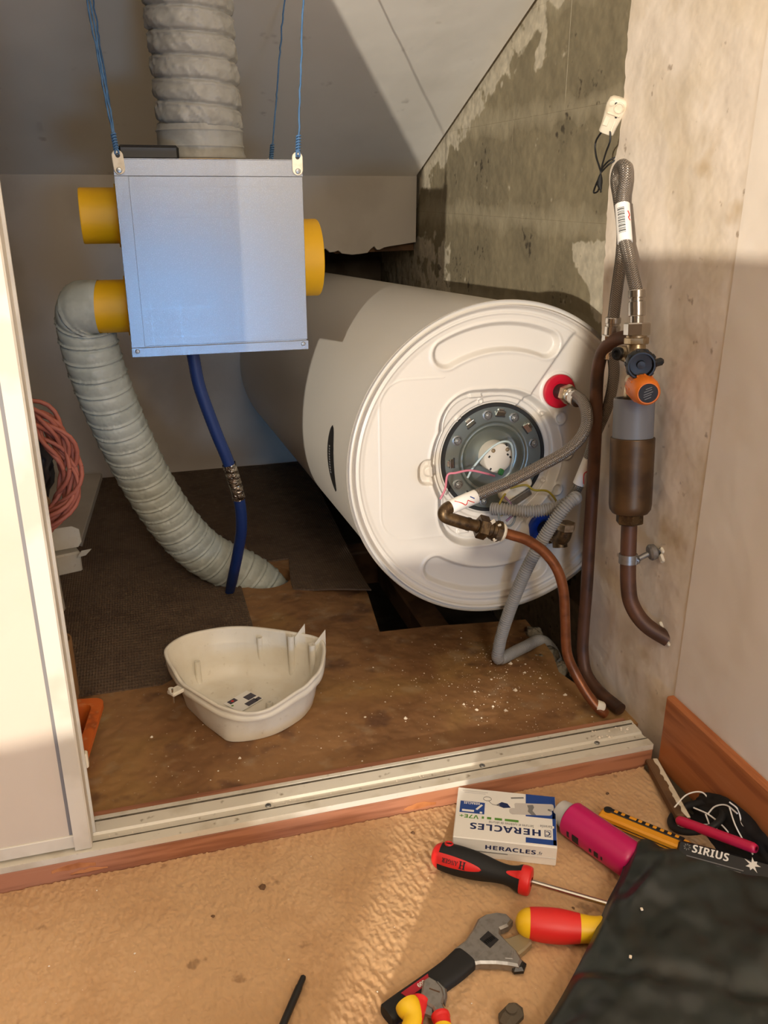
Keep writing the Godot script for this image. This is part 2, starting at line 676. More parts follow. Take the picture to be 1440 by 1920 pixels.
	# stainless braid: crossing strands
	var W := 64
	var bi := PackedByteArray()
	bi.resize(W * W * 3)
	var hi := Image.create(W, W, false, Image.FORMAT_RGBA8)
	for y in W:
		for x in W:
			var a := fposmod(float(x + y) / 16.0, 1.0)
			var c := fposmod(float(x - y + 256) / 16.0, 1.0)
			var over := (int(float(x + y) / 16.0) + int(float(x - y + 256) / 16.0)) % 2 == 0
			var s: float = absf(sin(PI * (a if over else c)))
			var strand: float = 0.75 + 0.25 * absf(sin(PI * 3.0 * (a if over else c)))
			var v: float = (0.35 + 0.65 * s) * strand
			for q in 3: bi[(y * W + x) * 3 + q] = int([186, 174, 160][q] * v)
			hi.set_pixel(x, y, Color(v, v, v))
	hi.bump_map_to_normal_map(6.0)
	M.braid = mat(Color.WHITE, 0.3, 0.75)
	M.braid.albedo_texture = tex(Image.create_from_data(W, W, false, Image.FORMAT_RGB8, bi))
	M.braid.normal_enabled = true
	M.braid.normal_texture = tex(hi)
	M.braid.normal_scale = 0.8
	M.braid.uv1_scale = Vector3(3, 80, 1)
	# room surfaces
	var wall_grain := bump(256, noise(141, 0.02, 5), 3.0)
	M.room_wall = tri_mat(mottle(512, C(228, 215, 198), [[C(232, 222, 208, 0.7), 142, 0.005, 0.45, 0.8], [C(212, 192, 168, 0.4), 143, 0.012, 0.6, 0.9]]), 0.7, 0.75, wall_grain, 0.25)
	M.plaster = tri_mat(mottle(512, C(228, 213, 194), [[C(208, 190, 162, 0.7), 144, 0.006, 0.50, 0.80], [C(230, 214, 194, 0.6), 145, 0.012, 0.55, 0.80], [C(178, 150, 110, 0.6), 146, 0.007, 0.68, 0.88], [C(140, 120, 100, 0.6), 147, 0.03, 0.84, 0.90]]), 1.4, 0.72, wall_grain, 0.5)
	M.rear_wall = mat(C(150, 138, 122), 0.8)  # unseen walls, toned down to cut the bounced light
	M.white_wall = tri_mat(mottle(256, C(200, 190, 176), [[C(186, 176, 162, 0.6), 148, 0.01, 0.5, 0.75]]), 1.0, 0.8, wall_grain, 0.2)
	M.ceiling = tri_mat(mottle(256, C(238, 231, 218), [[C(224, 216, 202, 0.6), 149, 0.008, 0.5, 0.8], [C(150, 138, 124, 0.5), 150, 0.05, 0.86, 0.92]]), 0.7, 0.7, wall_grain, 0.25)
	M.wood = tri_mat(mottle(256, C(178, 106, 58), [[C(146, 80, 42, 0.8), 151, 0.012, 0.42, 0.68], [C(186, 116, 70, 0.6), 152, 0.03, 0.55, 0.8]]), 1.0, 0.5)
	M.wood.uv1_scale = Vector3(9, 9, 0.9)
	M.sill_wood = tri_mat(mottle(256, C(172, 116, 86), [[C(138, 86, 60, 0.8), 153, 0.012, 0.45, 0.7], [C(176, 122, 92, 0.5), 154, 0.03, 0.6, 0.8]]), 1.0, 0.6)
	M.sill_wood.uv1_scale = Vector3(0.9, 12, 12)
	M.raw_wood = tri_mat(mottle(128, C(186, 122, 74), [[C(150, 88, 48, 0.8), 155, 0.02, 0.45, 0.7]]), 6.0, 0.7)
	M.timber = tri_mat(mottle(128, C(108, 78, 50), [[C(76, 52, 32, 0.8), 156, 0.02, 0.45, 0.7]]), 3.0, 0.8)
	M.dark_ground = tri_mat(mottle(128, C(104, 92, 76), [[C(84, 72, 58, 0.8), 181, 0.02, 0.45, 0.75]]), 3.0, 0.95)
	M.track = tri_mat(mottle(256, C(208, 200, 184), [[C(176, 164, 142, 0.6), 157, 0.015, 0.55, 0.85], [C(120, 106, 86, 0.7), 158, 0.06, 0.80, 0.90]]), 3.0, 0.36)
	M.groove_dirt = tri_mat(mottle(128, C(96, 88, 74), [[C(62, 54, 44, 0.8), 191, 0.05, 0.5, 0.8]]), 8.0, 0.8)
	M.door_panel = tri_mat(mottle(256, C(206, 192, 174), [[C(198, 182, 162, 0.7), 159, 0.006, 0.5, 0.8]]), 1.0, 0.42)
	M.door_frame = tri_mat(mottle(256, C(212, 204, 188), [[C(188, 178, 160, 0.6), 161, 0.01, 0.5, 0.75]]), 2.0, 0.4)
	M.gap_grey = mat(C(128, 124, 122), 0.5)
	var pile := bump(256, noise(163, 0.34, 2), 6.0)
	M.carpet = tri_mat(mottle(512, C(192, 154, 112), [[C(178, 138, 96, 0.7), 164, 0.006, 0.45, 0.75], [C(198, 156, 112, 0.5), 165, 0.09, 0.5, 0.8], [C(120, 88, 58, 0.6), 166, 0.02, 0.84, 0.92]]), 1.5, 0.95, pile, 0.16)
	M.carpet.rim_enabled = true
	M.carpet.rim = 0.3
	var weave := Image.create(256, 256, false, Image.FORMAT_RGBA8)
	for y in 256:
		for x in 256:
			var v := 0.5 + 0.3 * sin(x * TAU / 4.0 + 0.8) * (1.0 if (y / 4) % 2 else 0.6) + 0.15 * sin(y * TAU / 8.0)
			weave.set_pixel(x, y, Color(v, v, v))
	weave.bump_map_to_normal_map(5.0)
	M.mat_cloth = tri_mat(mottle(256, C(98, 78, 60), [[C(82, 63, 48, 0.7), 168, 0.015, 0.45, 0.8], [C(132, 110, 86, 0.4), 169, 0.06, 0.6, 0.85]]), 3.0, 0.95, tex(weave), 0.5)
	M.board = tri_mat(mottle(512, C(146, 106, 66), [[C(122, 84, 50, 0.8), 171, 0.006, 0.42, 0.70], [C(158, 122, 70, 0.6), 172, 0.005, 0.55, 0.78], [C(92, 62, 42, 0.7), 173, 0.012, 0.68, 0.86], [C(168, 148, 124, 0.4), 174, 0.02, 0.66, 0.88], [C(196, 182, 162, 0.6), 175, 0.12, 0.84, 0.92]]), 1.2, 0.7, bump(256, noise(176, 0.06, 4), 3.0), 0.4)
	M.debris = mat(C(230, 216, 196), 0.8)
	M.concrete = tri_mat(mottle(128, C(128, 118, 100), [[C(96, 88, 74, 0.8), 178, 0.03, 0.45, 0.7], [C(170, 160, 140, 0.6), 179, 0.05, 0.6, 0.75]]), 6.0, 0.9, bump(128, noise(180, 0.08, 4), 5.0), 0.8)
	block_material()

# bare concrete blockwork with smeared mortar and the leftovers of torn wallpaper and paint; 1.5 m of wall to a side
func block_material():
	var w := 1024
	var n := w * w
	var a := nbytes(noise(201, 0.006, 5), w, w, false)
	var g := nbytes(noise(202, 0.05, 4), w, w, false)
	var f := nbytes(noise(203, 0.018, 5), w, w, false)
	var st := noise(204, 0.02, 4)
	var out := PackedByteArray()
	out.resize(n * 3)
	var wave := noise(205, 0.012, 3)
	var vy := PackedFloat32Array()
	vy.resize(w)
	for x in w: vy[x] = wave.get_noise_1d(x) * 0.02
	for y in w:
		var wy := (1.0 - float(y) / w) * 1.5
		for x in w:
			var k := y * w + x
			var z := float(x) / w * 1.5 - 2.7
			var fa := a[k] / 255.0
			var fg := g[k] / 255.0
			var ff := f[k] / 255.0
			var c := Vector3(138, 126, 100) * (0.86 + 0.16 * fa + 0.12 * fg)
			# mortar bands
			var yy := fposmod(wy - 0.775 + vy[x] + 0.1025, 0.205) - 0.1025
			var band := clampf(1.0 - absf(yy) / (0.016 + 0.03 * fa), 0.0, 1.0)
			c = c.lerp(Vector3(180, 168, 142), sqrt(band) * 0.55)
			# paint left near the slope, at the lower corners and in flakes
			var slope := 0.873 + 0.42 * (z + 2.586) - wy
			var m := 0.0
			m = max(m, clampf((0.115 - slope) / 0.09, 0.0, 1.0) * 1.1)
			m = max(m, clampf((-2.28 - z) / 0.03, 0.0, 1.0) * clampf((0.80 - wy) / 0.12, 0.0, 1.0) * 0.9)
			m = max(m, clampf((z + 1.52 + (wy - 0.60) * 1.1) / 0.06, 0.0, 1.0) * clampf((0.76 - wy) / 0.03, 0.0, 1.0) * 1.25)
			m = max(m, 0.34)
			m = max(m, clampf(1.0 - Vector2((z + 1.80) / 0.07, (wy - 1.09) / 0.08).length(), 0.0, 1.0) * 1.2)
			m = max(m, clampf(1.0 - Vector2((z + 2.0) / 0.05, (wy - 1.06) / 0.05).length(), 0.0, 1.0) * 1.1)
			var p := smoothstep(0.70, 0.80, m * 0.55 + ff * 0.62)
			c = c.lerp(Vector3(206, 194, 170) * (0.86 + 0.2 * fg), p)
			# dark spots, more of them low down
			var dk := smoothstep(0.72, 0.84, fg * 0.5 + (1.0 - fa) * 0.5 + (0.12 if wy < 0.55 else 0.0))
			c = c.lerp(Vector3(52, 44, 34), dk * 0.7)
			for q in 3: out[k * 3 + q] = clampi(int(c[q]), 0, 255)
	M.block = mat(Color.WHITE, 0.92)
	M.block.albedo_texture = tex(Image.create_from_data(w, w, false, Image.FORMAT_RGB8, out))
	M.block.uv1_scale = Vector3(1.0 / 1.5, 1.0 / 1.5, 1)
	M.block.uv1_offset = Vector3(1.8, 1.0, 0)
	M.block.normal_enabled = true
	M.block.normal_texture = bump(512, noise(206, 0.04, 5), 6.0)
	M.block.normal_scale = 0.22

# ------------------------------------------------------------------ room
const PLAN := Basis(Vector3(1, 0, 0), Vector3(0, 0, 1), Vector3(0, 1, 0))
const SIDE := Basis(Vector3(0, 0, 1), Vector3(0, 1, 0), Vector3(1, 0, 0))

func slab(lo: Vector3, hi: Vector3, bev := 0.0) -> Dictionary:
	var b := B()
	box(b, (lo + hi) / 2, hi - lo, Basis(), bev)
	return b

func setting():
	# carpeted room
	structure("floor", slab(Vector3(-3.4, -0.05, -0.95), Vector3(0.73, -0.002, 4.0)), M.carpet, "tan carpet with a short ribbed pile in front of the closet", "carpet")
	var fl := get_node("floor")
	var b := B()
	var pn := noise(301, 1.0, 2)
	var rows := []
	for r in 130:
		var z := -0.941 + r * 0.0035
		var row := PackedVector3Array()
		for k in 440:
			var x := -0.27 + k * 0.00225
			var h := pn.get_noise_2d(x * 150.0 + 0.5 * sin(z * 60.0), z * 42.0) * 0.0020 + pn.get_noise_2d(x * 14.0 + 50.0, z * 14.0) * 0.0006
			row.append(Vector3(x, 0.0006 + h, z))
		rows.append(row)
	grid(b, rows, false, Vector3.UP)
	obj("carpet_pile", b, M.carpet, fl)
	structure("wall_right", slab(Vector3(0.7215, -0.05, -0.943), Vector3(0.82, 2.4, 4.05), 0.006), M.room_wall, "cream papered room wall above the wooden baseboard", "wall")
	structure("wall_rear", slab(Vector3(-3.5, -0.05, 4.0), Vector3(0.8, 2.4, 4.1)), M.rear_wall, "unseen dull wall behind the camera", "wall")
	structure("wall_left", slab(Vector3(-3.5, -0.05, -1.0), Vector3(-3.4, 2.4, 4.05)), M.rear_wall, "unseen dull wall on the far side of the room", "wall")
	structure("wall_front", slab(Vector3(-3.45, -0.05, -1.02), Vector3(-0.95, 2.4, -0.95)), M.room_wall, "cream wall beside the closet door", "wall")
	structure("ceiling", slab(Vector3(-3.45, 2.29, 0.78), Vector3(0.8, 2.36, 4.05)), M.ceiling, "flat white ceiling of the room", "ceiling")
	b = B()
	prism(b, PV([-3.05, 0.678, 0.82, 2.303, 0.82, 2.36, -3.05, 0.735]), 4.29, Transform3D(SIDE, Vector3(-3.45, 0, 0)), 0.0)
	structure("ceiling_sloped", b, M.ceiling, "sloping white ceiling board above the water heater", "ceiling")
	# baseboard
	var bb := structure("baseboard_right", slab(Vector3(0.7085, 0.0, -0.940), Vector3(0.7225, 0.1255, 4.0), 0.003), M.wood, "varnished wooden baseboard along the cream wall", "baseboard")
	bb.set_meta("kind", "structure")
	# door sill: wooden board with the sliding track on top
	structure("trim_1", slab(Vector3(-3.4, -0.01, -1.032), Vector3(0.702, 0.0300, -0.9425), 0.003), M.sill_wood, "scuffed wooden sill under the sliding door track", "sill")
	var wood := get_node("trim_1")
	for q in [[0.300, 0.348, 0.004, 0.013], [-0.172, -0.118, 0.014, 0.023], [-0.150, -0.104, 0.006, 0.011]]:
		b = B()
		var sc := PackedVector2Array()
		for k in 9: sc.append(Vector2(lerpf(q[0], q[1], k / 8.0), q[2] + rng.randf() * 0.002))
		for k in range(8, -1, -1): sc.append(Vector2(lerpf(q[0], q[1], k / 8.0), lerpf(q[2], q[3], 0.35 + 0.65 * sin(PI * (k + 0.5) / 9.0)) + rng.randf() * 0.002))
		prism(b, sc, 0.0012, Transform3D(Basis(), Vector3(0, 0, -0.9430)), 0.0003)
		obj("bare_wood_scar", b, M.raw_wood, wood, "scar of bare splintered wood")
	b = B()
	# profile in (z, y), drawn from front to back
	prism(b, PV([-0.942, 0.0295, -0.942, 0.0385, -0.9572, 0.0388, -0.9572, 0.0305, -0.9618, 0.0305, -0.9618, 0.0375, -0.9635, 0.0375, -0.9635, 0.0355, -0.974, 0.0355, -0.9765, 0.0385, -0.9965, 0.0392, -0.9962, 0.0305, -1.0018, 0.0305, -1.0015, 0.0398, -1.0075, 0.0398, -1.0075, 0.0295]), 1.82, Transform3D(SIDE, Vector3(-1.12, 0, 0)), 0.0003)
	var tr := structure("trim_2", b, M.track, "pale aluminium sliding door track with two grooves", "track")
	for q in [[-0.9595, 0.0044, 0.0374], [-0.9990, 0.0054, 0.0384]]:
		b = B()
		box(b, Vector3(-0.21, q[2] - 0.003, q[0]), Vector3(1.82, 0.006, q[1]), Basis(), 0.0004)
		obj("groove_strip", b, M.groove_dirt, tr, "grimy dark strip in the groove")
	for x in [-0.22, 0.111, 0.429, 0.62]:
		b = B()
		lathe(b, V2([0.0042, 0, 0.0042, 0.0012, 0.003, 0.0022, 0.0008, 0.0022, 0.0008, 0.0012, 0, 0.0012]), Vector3(x, 0.0355, -0.969 if x < 0.6 else -0.972), Vector3.UP, 16)
		obj("screw", b, M.steel, tr)
	structure("trim_3", slab(Vector3(-1.12, 1.47, -1.03), Vector3(0.722, 1.62, -0.945), 0.003), M.door_frame, "white head rail above the sliding door", "trim")
	# sliding door: panel, frame and groove
	var door := Node3D.new()
	door.name = "door_1"
	add_child(door, true)
	tag(door, "white sliding closet door in a pale metal frame", "door", "", "structure")
	obj("panel", slab(Vector3(-0.95, 0.06, -0.974), Vector3(-0.1445, 1.47, -0.9515), 0.001), M.door_panel, door)
	obj("groove", slab(Vector3(-0.146, 0.046, -0.972), Vector3(-0.1395, 1.47, -0.9517), 0.0), M.gap_grey, door)
	b = B()
	prism(b, PV([-0.1405, -0.946, -0.1215, -0.946, -0.1195, -0.948, -0.1195, -0.975, -0.116, -0.975, -0.116, -0.979, -0.1405, -0.979]), 1.43, Transform3D(PLAN, Vector3(0, 0.040, 0)), 0.0004)
	obj("stile", b, M.door_frame, door)
	b = B()
	box(b, Vector3(-0.545, 0.052, -0.961), Vector3(0.81, 0.019, 0.024), Basis(), 0.001)
	obj("bottom_rail", b, M.door_frame, door)
	b = B()
	box(b, Vector3(-0.1165, 0.148, -0.985), Vector3(0.006, 0.022, 0.012), Basis(), 0.002)
	obj("roller_clip", b, M.old_white, door)
	# closet shell
	structure("wall_closet_left", slab(Vector3(-1.02, -0.3, -3.05), Vector3(-0.95, 1.7, -1.0)), M.white_wall, "white side wall inside the closet", "wall")
	b = B()
	prism(b, PV([-0.97, -0.06, 0.47, -0.06, 0.452, 0.03, 0.41, 0.095, 0.364, 0.175, 0.345, 0.23, 0.312, 0.318, 0.298, 0.36, 0.302, 0.45, 0.33, 0.55, 0.40, 0.63, 0.47, 0.658, 0.52, 0.672, 0.548, 0.668, 0.562, 0.672, 0.574, 0.661, 0.588, 0.662, 0.6, 0.666, 0.612, 0.657, 0.642, 0.653, 0.668, 0.655, 0.69, 0.658, 0.699, 0.668, 0.711, 0.676, 0.719, 0.666, 0.728, 0.666, 0.741, 0.672, 0.758, 0.675, 0.79, 0.679, 0.842, 0.686, 0.843, 0.89, -0.97, 0.89]), 0.018, Transform3D(Basis(), Vector3(0, 0, -2.604)), 0.001)
	structure("wall_back", b, M.white_wall, "low white back wall with a broken hole around the heater", "wall")
	structure("wall_void", slab(Vector3(-1.0, -0.3, -3.1), Vector3(0.9, 0.8, -3.02)), M.dark_ground, "dark eaves space behind the broken back wall", "wall")
	b = B()
	box(b, Vector3(0.72, 0.668, -2.625), Vector3(0.25, 0.02, 0.02), Basis(Vector3(0, 0, 1), 0.02), 0.002)
	structure("trim_4", b, M.timber, "brown batten in the gap above the heater", "batten")
	# gable wall of concrete blocks
	var gable := structure("wall_gable", slab(Vector3(0.8535, -0.3, -3.1), Vector3(0.95, 2.4, -1.0)), M.block, "bare concrete block gable wall with patches of old paint", "wall")
	for course in range(0, 7):
		var y0 := 0.16 + 0.205 * course
		var off := -2.17 if course % 2 == 0 else -1.925
		for k in range(-2, 5):
			var z0 := off + 0.49 * k
			var z1 := z0 + 0.49
			if z1 < -2.68 or z0 > -1.22: continue
			z0 = max(z0, -3.0)
			z1 = min(z1, -1.05)
			if z1 - z0 < 0.03: continue
			b = B()
			box(b, Vector3(0.8610, y0 + 0.1025, (z0 + z1) / 2), Vector3(0.02, 0.205, z1 - z0), Basis(), 0.0005)
			obj("concrete_block", b, M.block, gable)
	# plastered jamb that carries the plumbing, its edge ragged
	b = B()
	var en := noise(311, 1.0, 3)
	var ez := [Vector2(-0.3, -1.195), Vector2(0.077, -1.2), Vector2(0.28, -1.213), Vector2(0.466, -1.223), Vector2(0.637, -1.246), Vector2(0.72, -1.254), Vector2(0.783, -1.258), Vector2(0.85, -1.262), Vector2(0.862, -1.262), Vector2(0.872, -1.257), Vector2(0.885, -1.246), Vector2(0.955, -1.239), Vector2(1.019, -1.243), Vector2(1.087, -1.245), Vector2(1.7, -1.25)]
	var faces := [[], [], []]
	for r in 280:
		var y := -0.3 + r * 0.007
		var e := -1.24
		for k in ez.size() - 1:
			if y >= ez[k].x and y <= ez[k + 1].x: e = lerpf(ez[k].y, ez[k + 1].y, (y - ez[k].x) / (ez[k + 1].x - ez[k].x))
		e += en.get_noise_1d(y * 34.0) * 0.004 + en.get_noise_1d(y * 120.0) * 0.0015
		var bul := en.get_noise_1d(y * 6.0 + 40.0) * 0.002
		var f0 := PackedVector3Array()
		for k in 9: f0.append(Vector3(0.7228 + (en.get_noise_2d(y * 9.0, k * 2.5) * 0.0022 if k > 0 and k < 8 else 0.0), y, lerpf(-0.930, e, k / 8.0)))
		faces[0].append(f0)
		faces[1].append(PackedVector3Array([f0[8], Vector3(0.733 + bul, y, e - 0.016)]))
		faces[2].append(PackedVector3Array([Vector3(0.733 + bul, y, e - 0.016), Vector3(0.86, y, e - 0.018)]))
	grid(b, faces[0], false, Vector3.LEFT)
	grid(b, faces[1], false, Vector3(-1, 0, -1))
	grid(b, faces[2], false, Vector3.FORWARD)
	box(b, Vector3(0.80, 0.7, -1.08), Vector3(0.13, 2.0, 0.27), Basis(), 0.0)
	structure("wall_plaster", b, M.plaster, "stained plaster wall that carries the pipes", "wall")
	# closet floor with the pit under the heater and the duct hole
	b = B()
	var pl := PV([0.222, -1.02, 0.80, -1.02, 0.80, -1.10, 0.700, -1.115, 0.684, -1.15, 0.672, -1.20, 0.69, -1.26, 0.696, -1.32, 0.7, -1.402, 0.62, -1.412, 0.5, -1.428, 0.402, -1.433, 0.423, -1.60, 0.436, -1.82, 0.456, -2.114, 0.485, -2.63, 0.222, -2.63])
	for k in 17: pl.append(Vector2(0.222, -1.752) + Vector2.from_angle(-PI / 2 + PI * k / 16.0) * 0.062)
	prism(b, pl, 0.04, Transform3D(PLAN, Vector3(0, -0.02, 0)), 0.0)
	pl = PV([0.222, -2.63, -0.97, -2.63, -0.97, -1.02, 0.222, -1.02])
	for k in 17: pl.append(Vector2(0.222, -1.752) + Vector2.from_angle(PI / 2 + PI * k / 16.0) * 0.062)
	prism(b, pl, 0.04, Transform3D(PLAN, Vector3(0, -0.02, 0)), 0.0)
	structure("floor_closet", b, M.board, "worn brown closet floor board littered with plaster crumbs", "floor")
	structure("floor_pit", slab(Vector3(-1.0, -0.32, -3.1), Vector3(0.9, -0.24, -0.96)), M.dark_ground, "dark ground in the pit under the heater", "floor")
	b = B()
	box(b, Vector3(0.64, -0.045, -1.90), Vector3(0.5, 0.09, 0.06), Basis(), 0.004)
	box(b, Vector3(0.55, -0.06, -1.62), Vector3(0.06, 0.06, 0.5), Basis(), 0.004)
	structure("trim_5", b, M.timber, "rough brown joists in the pit below the heater", "joist")

func unseen_shade_casters():
	# unseen blockers between lamp and closet, shaped to shade door, carpet and right wall
	var o := thing("unseen_shade_board", "unseen cut board behind the camera, shaped to shade the door and heater", "unseen_shade_board", Vector3(0, 0, 0.6))
	var b := B()
	prism(b, PV([-2.06, 0.0, -0.788, 0.0, -0.784, 0.365, -0.811, 0.414, -0.94, 0.436, -0.94, 0.45, -0.722, 0.463, -0.722, 0.579, -0.793, 0.597, -0.882, 0.599, -0.989, 0.552, -1.105, 0.539, -2.06, 0.539]), 0.02, Transform3D(), 0.002)
	obj("frame", b, M.timber, o)
	o = thing("unseen_shade_body", "unseen dark mass behind the camera, shaped to shade the right wall", "unseen_shade_body", Vector3(0, 0, 0.35))  # unseen, outline shaped to shade the right wall and heater
	b = B()
	var lv := [[0.0, -0.49, -0.15], [0.10, -0.49, -0.15], [0.30, -0.49, -0.15], [0.37, -0.51, -0.15], [0.46, -0.57, -0.15], [0.55, -0.62, -0.15], [0.667, -0.576, -0.15], [0.711, -0.515, -0.15], [0.80, -0.495, -0.16], [0.848, -0.475, -0.22], [0.853, -0.44, -0.28]]
	var rows := []
	for l in lv:
		var row := PackedVector3Array()
		for k in 25:
			var a := TAU * (k % 24) / 24.0
			var cx: float = (l[1] + l[2]) / 2
			var rx: float = (l[2] - l[1]) / 2
			row.append(Vector3(cx + cos(a) * rx, l[0], sin(a) * 0.09))
		rows.append(row)
	grid(b, rows, true)
	poly(b, Array(rows[-1].slice(0, 24)), Vector3.UP)
	obj("cloth", b, M.dark_bag, o)
	o = thing("unseen_shade_box", "unseen low box below the view, placed to shade the sill and carpet", "box", Vector3(0.065, 0.0, -0.31))  # unseen, placed to give a sharp shadow edge on sill and carpet
	b = B()
	box(b, Vector3(0, 0.11, 0), Vector3(0.14, 0.22, 0.18), Basis(), 0.002)
	obj("carton", b, M.timber, o)
	b = B()
	box(b, Vector3(0, 0.235, 0), Vector3(0.146, 0.04, 0.186), Basis(), 0.002)
	obj("lid", b, M.timber, o)

# ------------------------------------------------------------------ things in the closet
const BX0 := -0.0105   # left face of the ventilation box
const BX1 := 0.2765
const BY0 := 0.581
const BY1 := 0.878
const BZ := -1.430
const BD := 0.29

func screw(b: Dictionary, p: Vector3, axis: Vector3, r := 0.0042):
	lathe(b, V2([r, 0, r, r * 0.25, r * 0.8, r * 0.55, r * 0.25, r * 0.62, r * 0.22, r * 0.3, 0, r * 0.3]), p, axis, 16)

func spigot(called: String, p: Vector3, axis: Vector3, r: float, h: float, parent: Node):
	var b := B()
	lathe(b, V2([r + 0.006, -0.001, r + 0.006, 0.003, r, 0.003, r, h - 0.002, r - 0.001, h, r - 0.0035, h, r - 0.0035, 0.004, 0.0, 0.004]), p, axis, 48)
	obj(called, b, M.yellow_pipe, parent)

func ventilation_unit():
	var cx := (BX0 + BX1) / 2
	var o := thing("ventilation_box", "square galvanised sheet metal ventilation box with yellow pipe stubs, hanging on blue cords", "ventilation unit", Vector3(cx, BY0, BZ - BD))
	var w := BX1 - BX0
	var h := BY1 - BY0
	var b := B()
	box(b, Vector3(0, h / 2, BD / 2 - 0.001), Vector3(w - 0.002, h - 0.002, BD - 0.004), Basis(), 0.0012)
	obj("casing", b, M.galv, o)
	b = B()
	box(b, Vector3(0.010, h / 2 - 0.004, BD - 0.0024), Vector3(w - 0.021, h - 0.042, 0.0018), Basis(), 0.0005)
	obj("front_panel", b, M.galv, o)
	b = B()
	box(b, Vector3(0, h - 0.0125, BD - 0.0019), Vector3(w, 0.025, 0.0026), Basis(), 0.0006)
	box(b, Vector3(0, h - 0.0008, BD / 2), Vector3(w, 0.0016, BD), Basis(), 0.0004)
	obj("top_flange", b, M.galv, o)
	b = B()
	box(b, Vector3(0, 0.0075, BD - 0.0012), Vector3(w + 0.001, 0.015, 0.0032), Basis(), 0.0006)
	box(b, Vector3(0, 0.0008, BD / 2), Vector3(w, 0.0016, BD), Basis(), 0.0004)
	obj("bottom_flange", b, M.galv, o)
	b = B()
	box(b, Vector3(-w / 2 + 0.0105, h / 2 - 0.005, BD - 0.0018), Vector3(0.021, h - 0.040, 0.0022), Basis(), 0.0005)
	obj("side_flange", b, M.galv, o)
	for s in [-1, 1]:
		b = B()
		screw(b, Vector3(s * (w / 2 - 0.0085), 0.0095, BD + 0.0004), Vector3(0, 0, 1), 0.0036)
		obj("screw", b, M.steel, o)
		for q in [0.0, -0.27]:
			var lug := B()
			var pl := rounded(0.0165, 0.034, 0.0082, 8)
			prism(lug, pl, 0.0035, Transform3D(Basis(Vector3(0, 0, 1), 0.06 if s < 0 else 0.0), Vector3(s * (w / 2 - 0.0085), h - 0.006, BD + 0.0003 + q)), 0.0008, true)
			var lo := obj("hanger_lug", lug, M.old_white, o, "white plastic hanger lug")
			lug = B()
			lathe(lug, V2([0.0034, 0, 0.0034, 0.0006, 0, 0.0006]), Vector3(s * (w / 2 - 0.0085), h + 0.0035, BD + 0.0036 + q), Vector3(0, 0, 1), 14)
			obj("eyelet", lug, M.print_black, lo)
			lug = B()
			screw(lug, Vector3(s * (w / 2 - 0.0085), h - 0.017, BD + 0.0037 + q), Vector3(0, 0, 1), 0.0042)
			obj("screw", lug, M.steel, lo)
	var zc := BD / 2 - 0.004
	spigot("pipe_stub", Vector3(-w / 2, 0.212, zc), Vector3.LEFT, 0.0445, 0.060, o)
	spigot("pipe_stub", Vector3(-w / 2, 0.064, zc), Vector3.LEFT, 0.0445, 0.060, o)
	spigot("pipe_stub", Vector3(w / 2, 0.138, zc), Vector3.RIGHT, 0.0665, 0.050, o)
	spigot("pipe_stub", Vector3(0, h, zc), Vector3.UP, 0.0690, 0.030, o)
	b = B()
	box(b, Vector3(-0.088, h + 0.010, 0.19), Vector3(0.092, 0.022, 0.09), Basis(), 0.004)
	obj("terminal_box", b, M.black_plastic, o)
	# the four cords
	var wn := noise(401, 1.0, 2)
	for q in [[Vector3(0.2685, 0.8815, -1.4265), Vector3(0.312, 1.235, -1.52), 1, "sky blue cord tied to the front right lug of the ventilation box"], [Vector3(-0.0025, 0.8815, -1.4265), Vector3(-0.035, 1.245, -1.62), 2, "doubled blue cord tied to the front left lug of the ventilation box"], [Vector3(0.2685, 0.8815, -1.6955), Vector3(0.33, 1.18, -1.83), 1, "thin shaded cord tied at the rear right corner of the ventilation box"], [Vector3(-0.0025, 0.8815, -1.6955), Vector3(-0.02, 1.195, -1.80), 1, "blue cord at the rear left corner of the ventilation box"]]:
		b = B()
		var a: Vector3 = q[0]
		var e: Vector3 = q[1]
		for st in q[2]:
			var pts := PackedVector3Array()
			for k in 41:
				var t := k / 40.0
				var p := a.lerp(e, t) + Vector3(0.0016 * (st * 2 - 1) if q[2] == 2 else 0.0, 0, 0) * minf(1.0, t * 8.0)
				p += Vector3(wn.get_noise_2d(t * 12.0, st * 9.0 + a.z * 20.0), 0, 0) * 0.0016
				pts.append(p)
			tube(b, pts, func(l, _t, an): return 0.0014 + 0.0003 * sin(an * 3.0 + l * 2200.0), 10)
		# the knot: a few turns round the cord just above the lug
		var kn := PackedVector3Array()
		var d := (e - a).normalized()
		var bs := axes(d)
		for k in 97:
			var t := k / 96.0
			kn.append(a + d * (0.008 + 0.026 * t) + bs * Vector3(cos(t * TAU * 6.0), sin(t * TAU * 6.0), 0) * 0.0030)
		tube(b, kn, 0.0014, 8)
		var lp := PackedVector3Array()
		for k in 21:
			var t := TAU * k / 20.0
			lp.append(a + d * 0.003 + Vector3(0.0028 * sin(t), 0.006 * cos(t), 0.002 * cos(t) + 0.001))
		tube(b, lp, 0.0015, 8)
		tag(obj("hanging_cord", b, M.cord_blue), q[3], "cord", "cords that hold the ventilation box")
	# large ribbed duct from the top stub up to the slope
	o = thing("air_duct", "wide grey spiral duct rising from the top of the ventilation box to the sloping ceiling", "duct", Vector3(cx, BY1, BZ - BD / 2))
	b = B()
	var base := Vector3(0, 0.003, 0)
	lathe(b, V2([0.0715, 0.0, 0.0735, 0.002, 0.0735, 0.006, 0.0715, 0.009, 0.0708, 0.016, 0.0725, 0.019, 0.0706, 0.022, 0.0702, 0.040, 0.0722, 0.043, 0.0700, 0.046, 0.069, 0.052]), base, Vector3.UP, 56)
	obj("collar", b, M.duct_grey, o)
	b = B()
	var fn := noise(403, 1.0, 3)
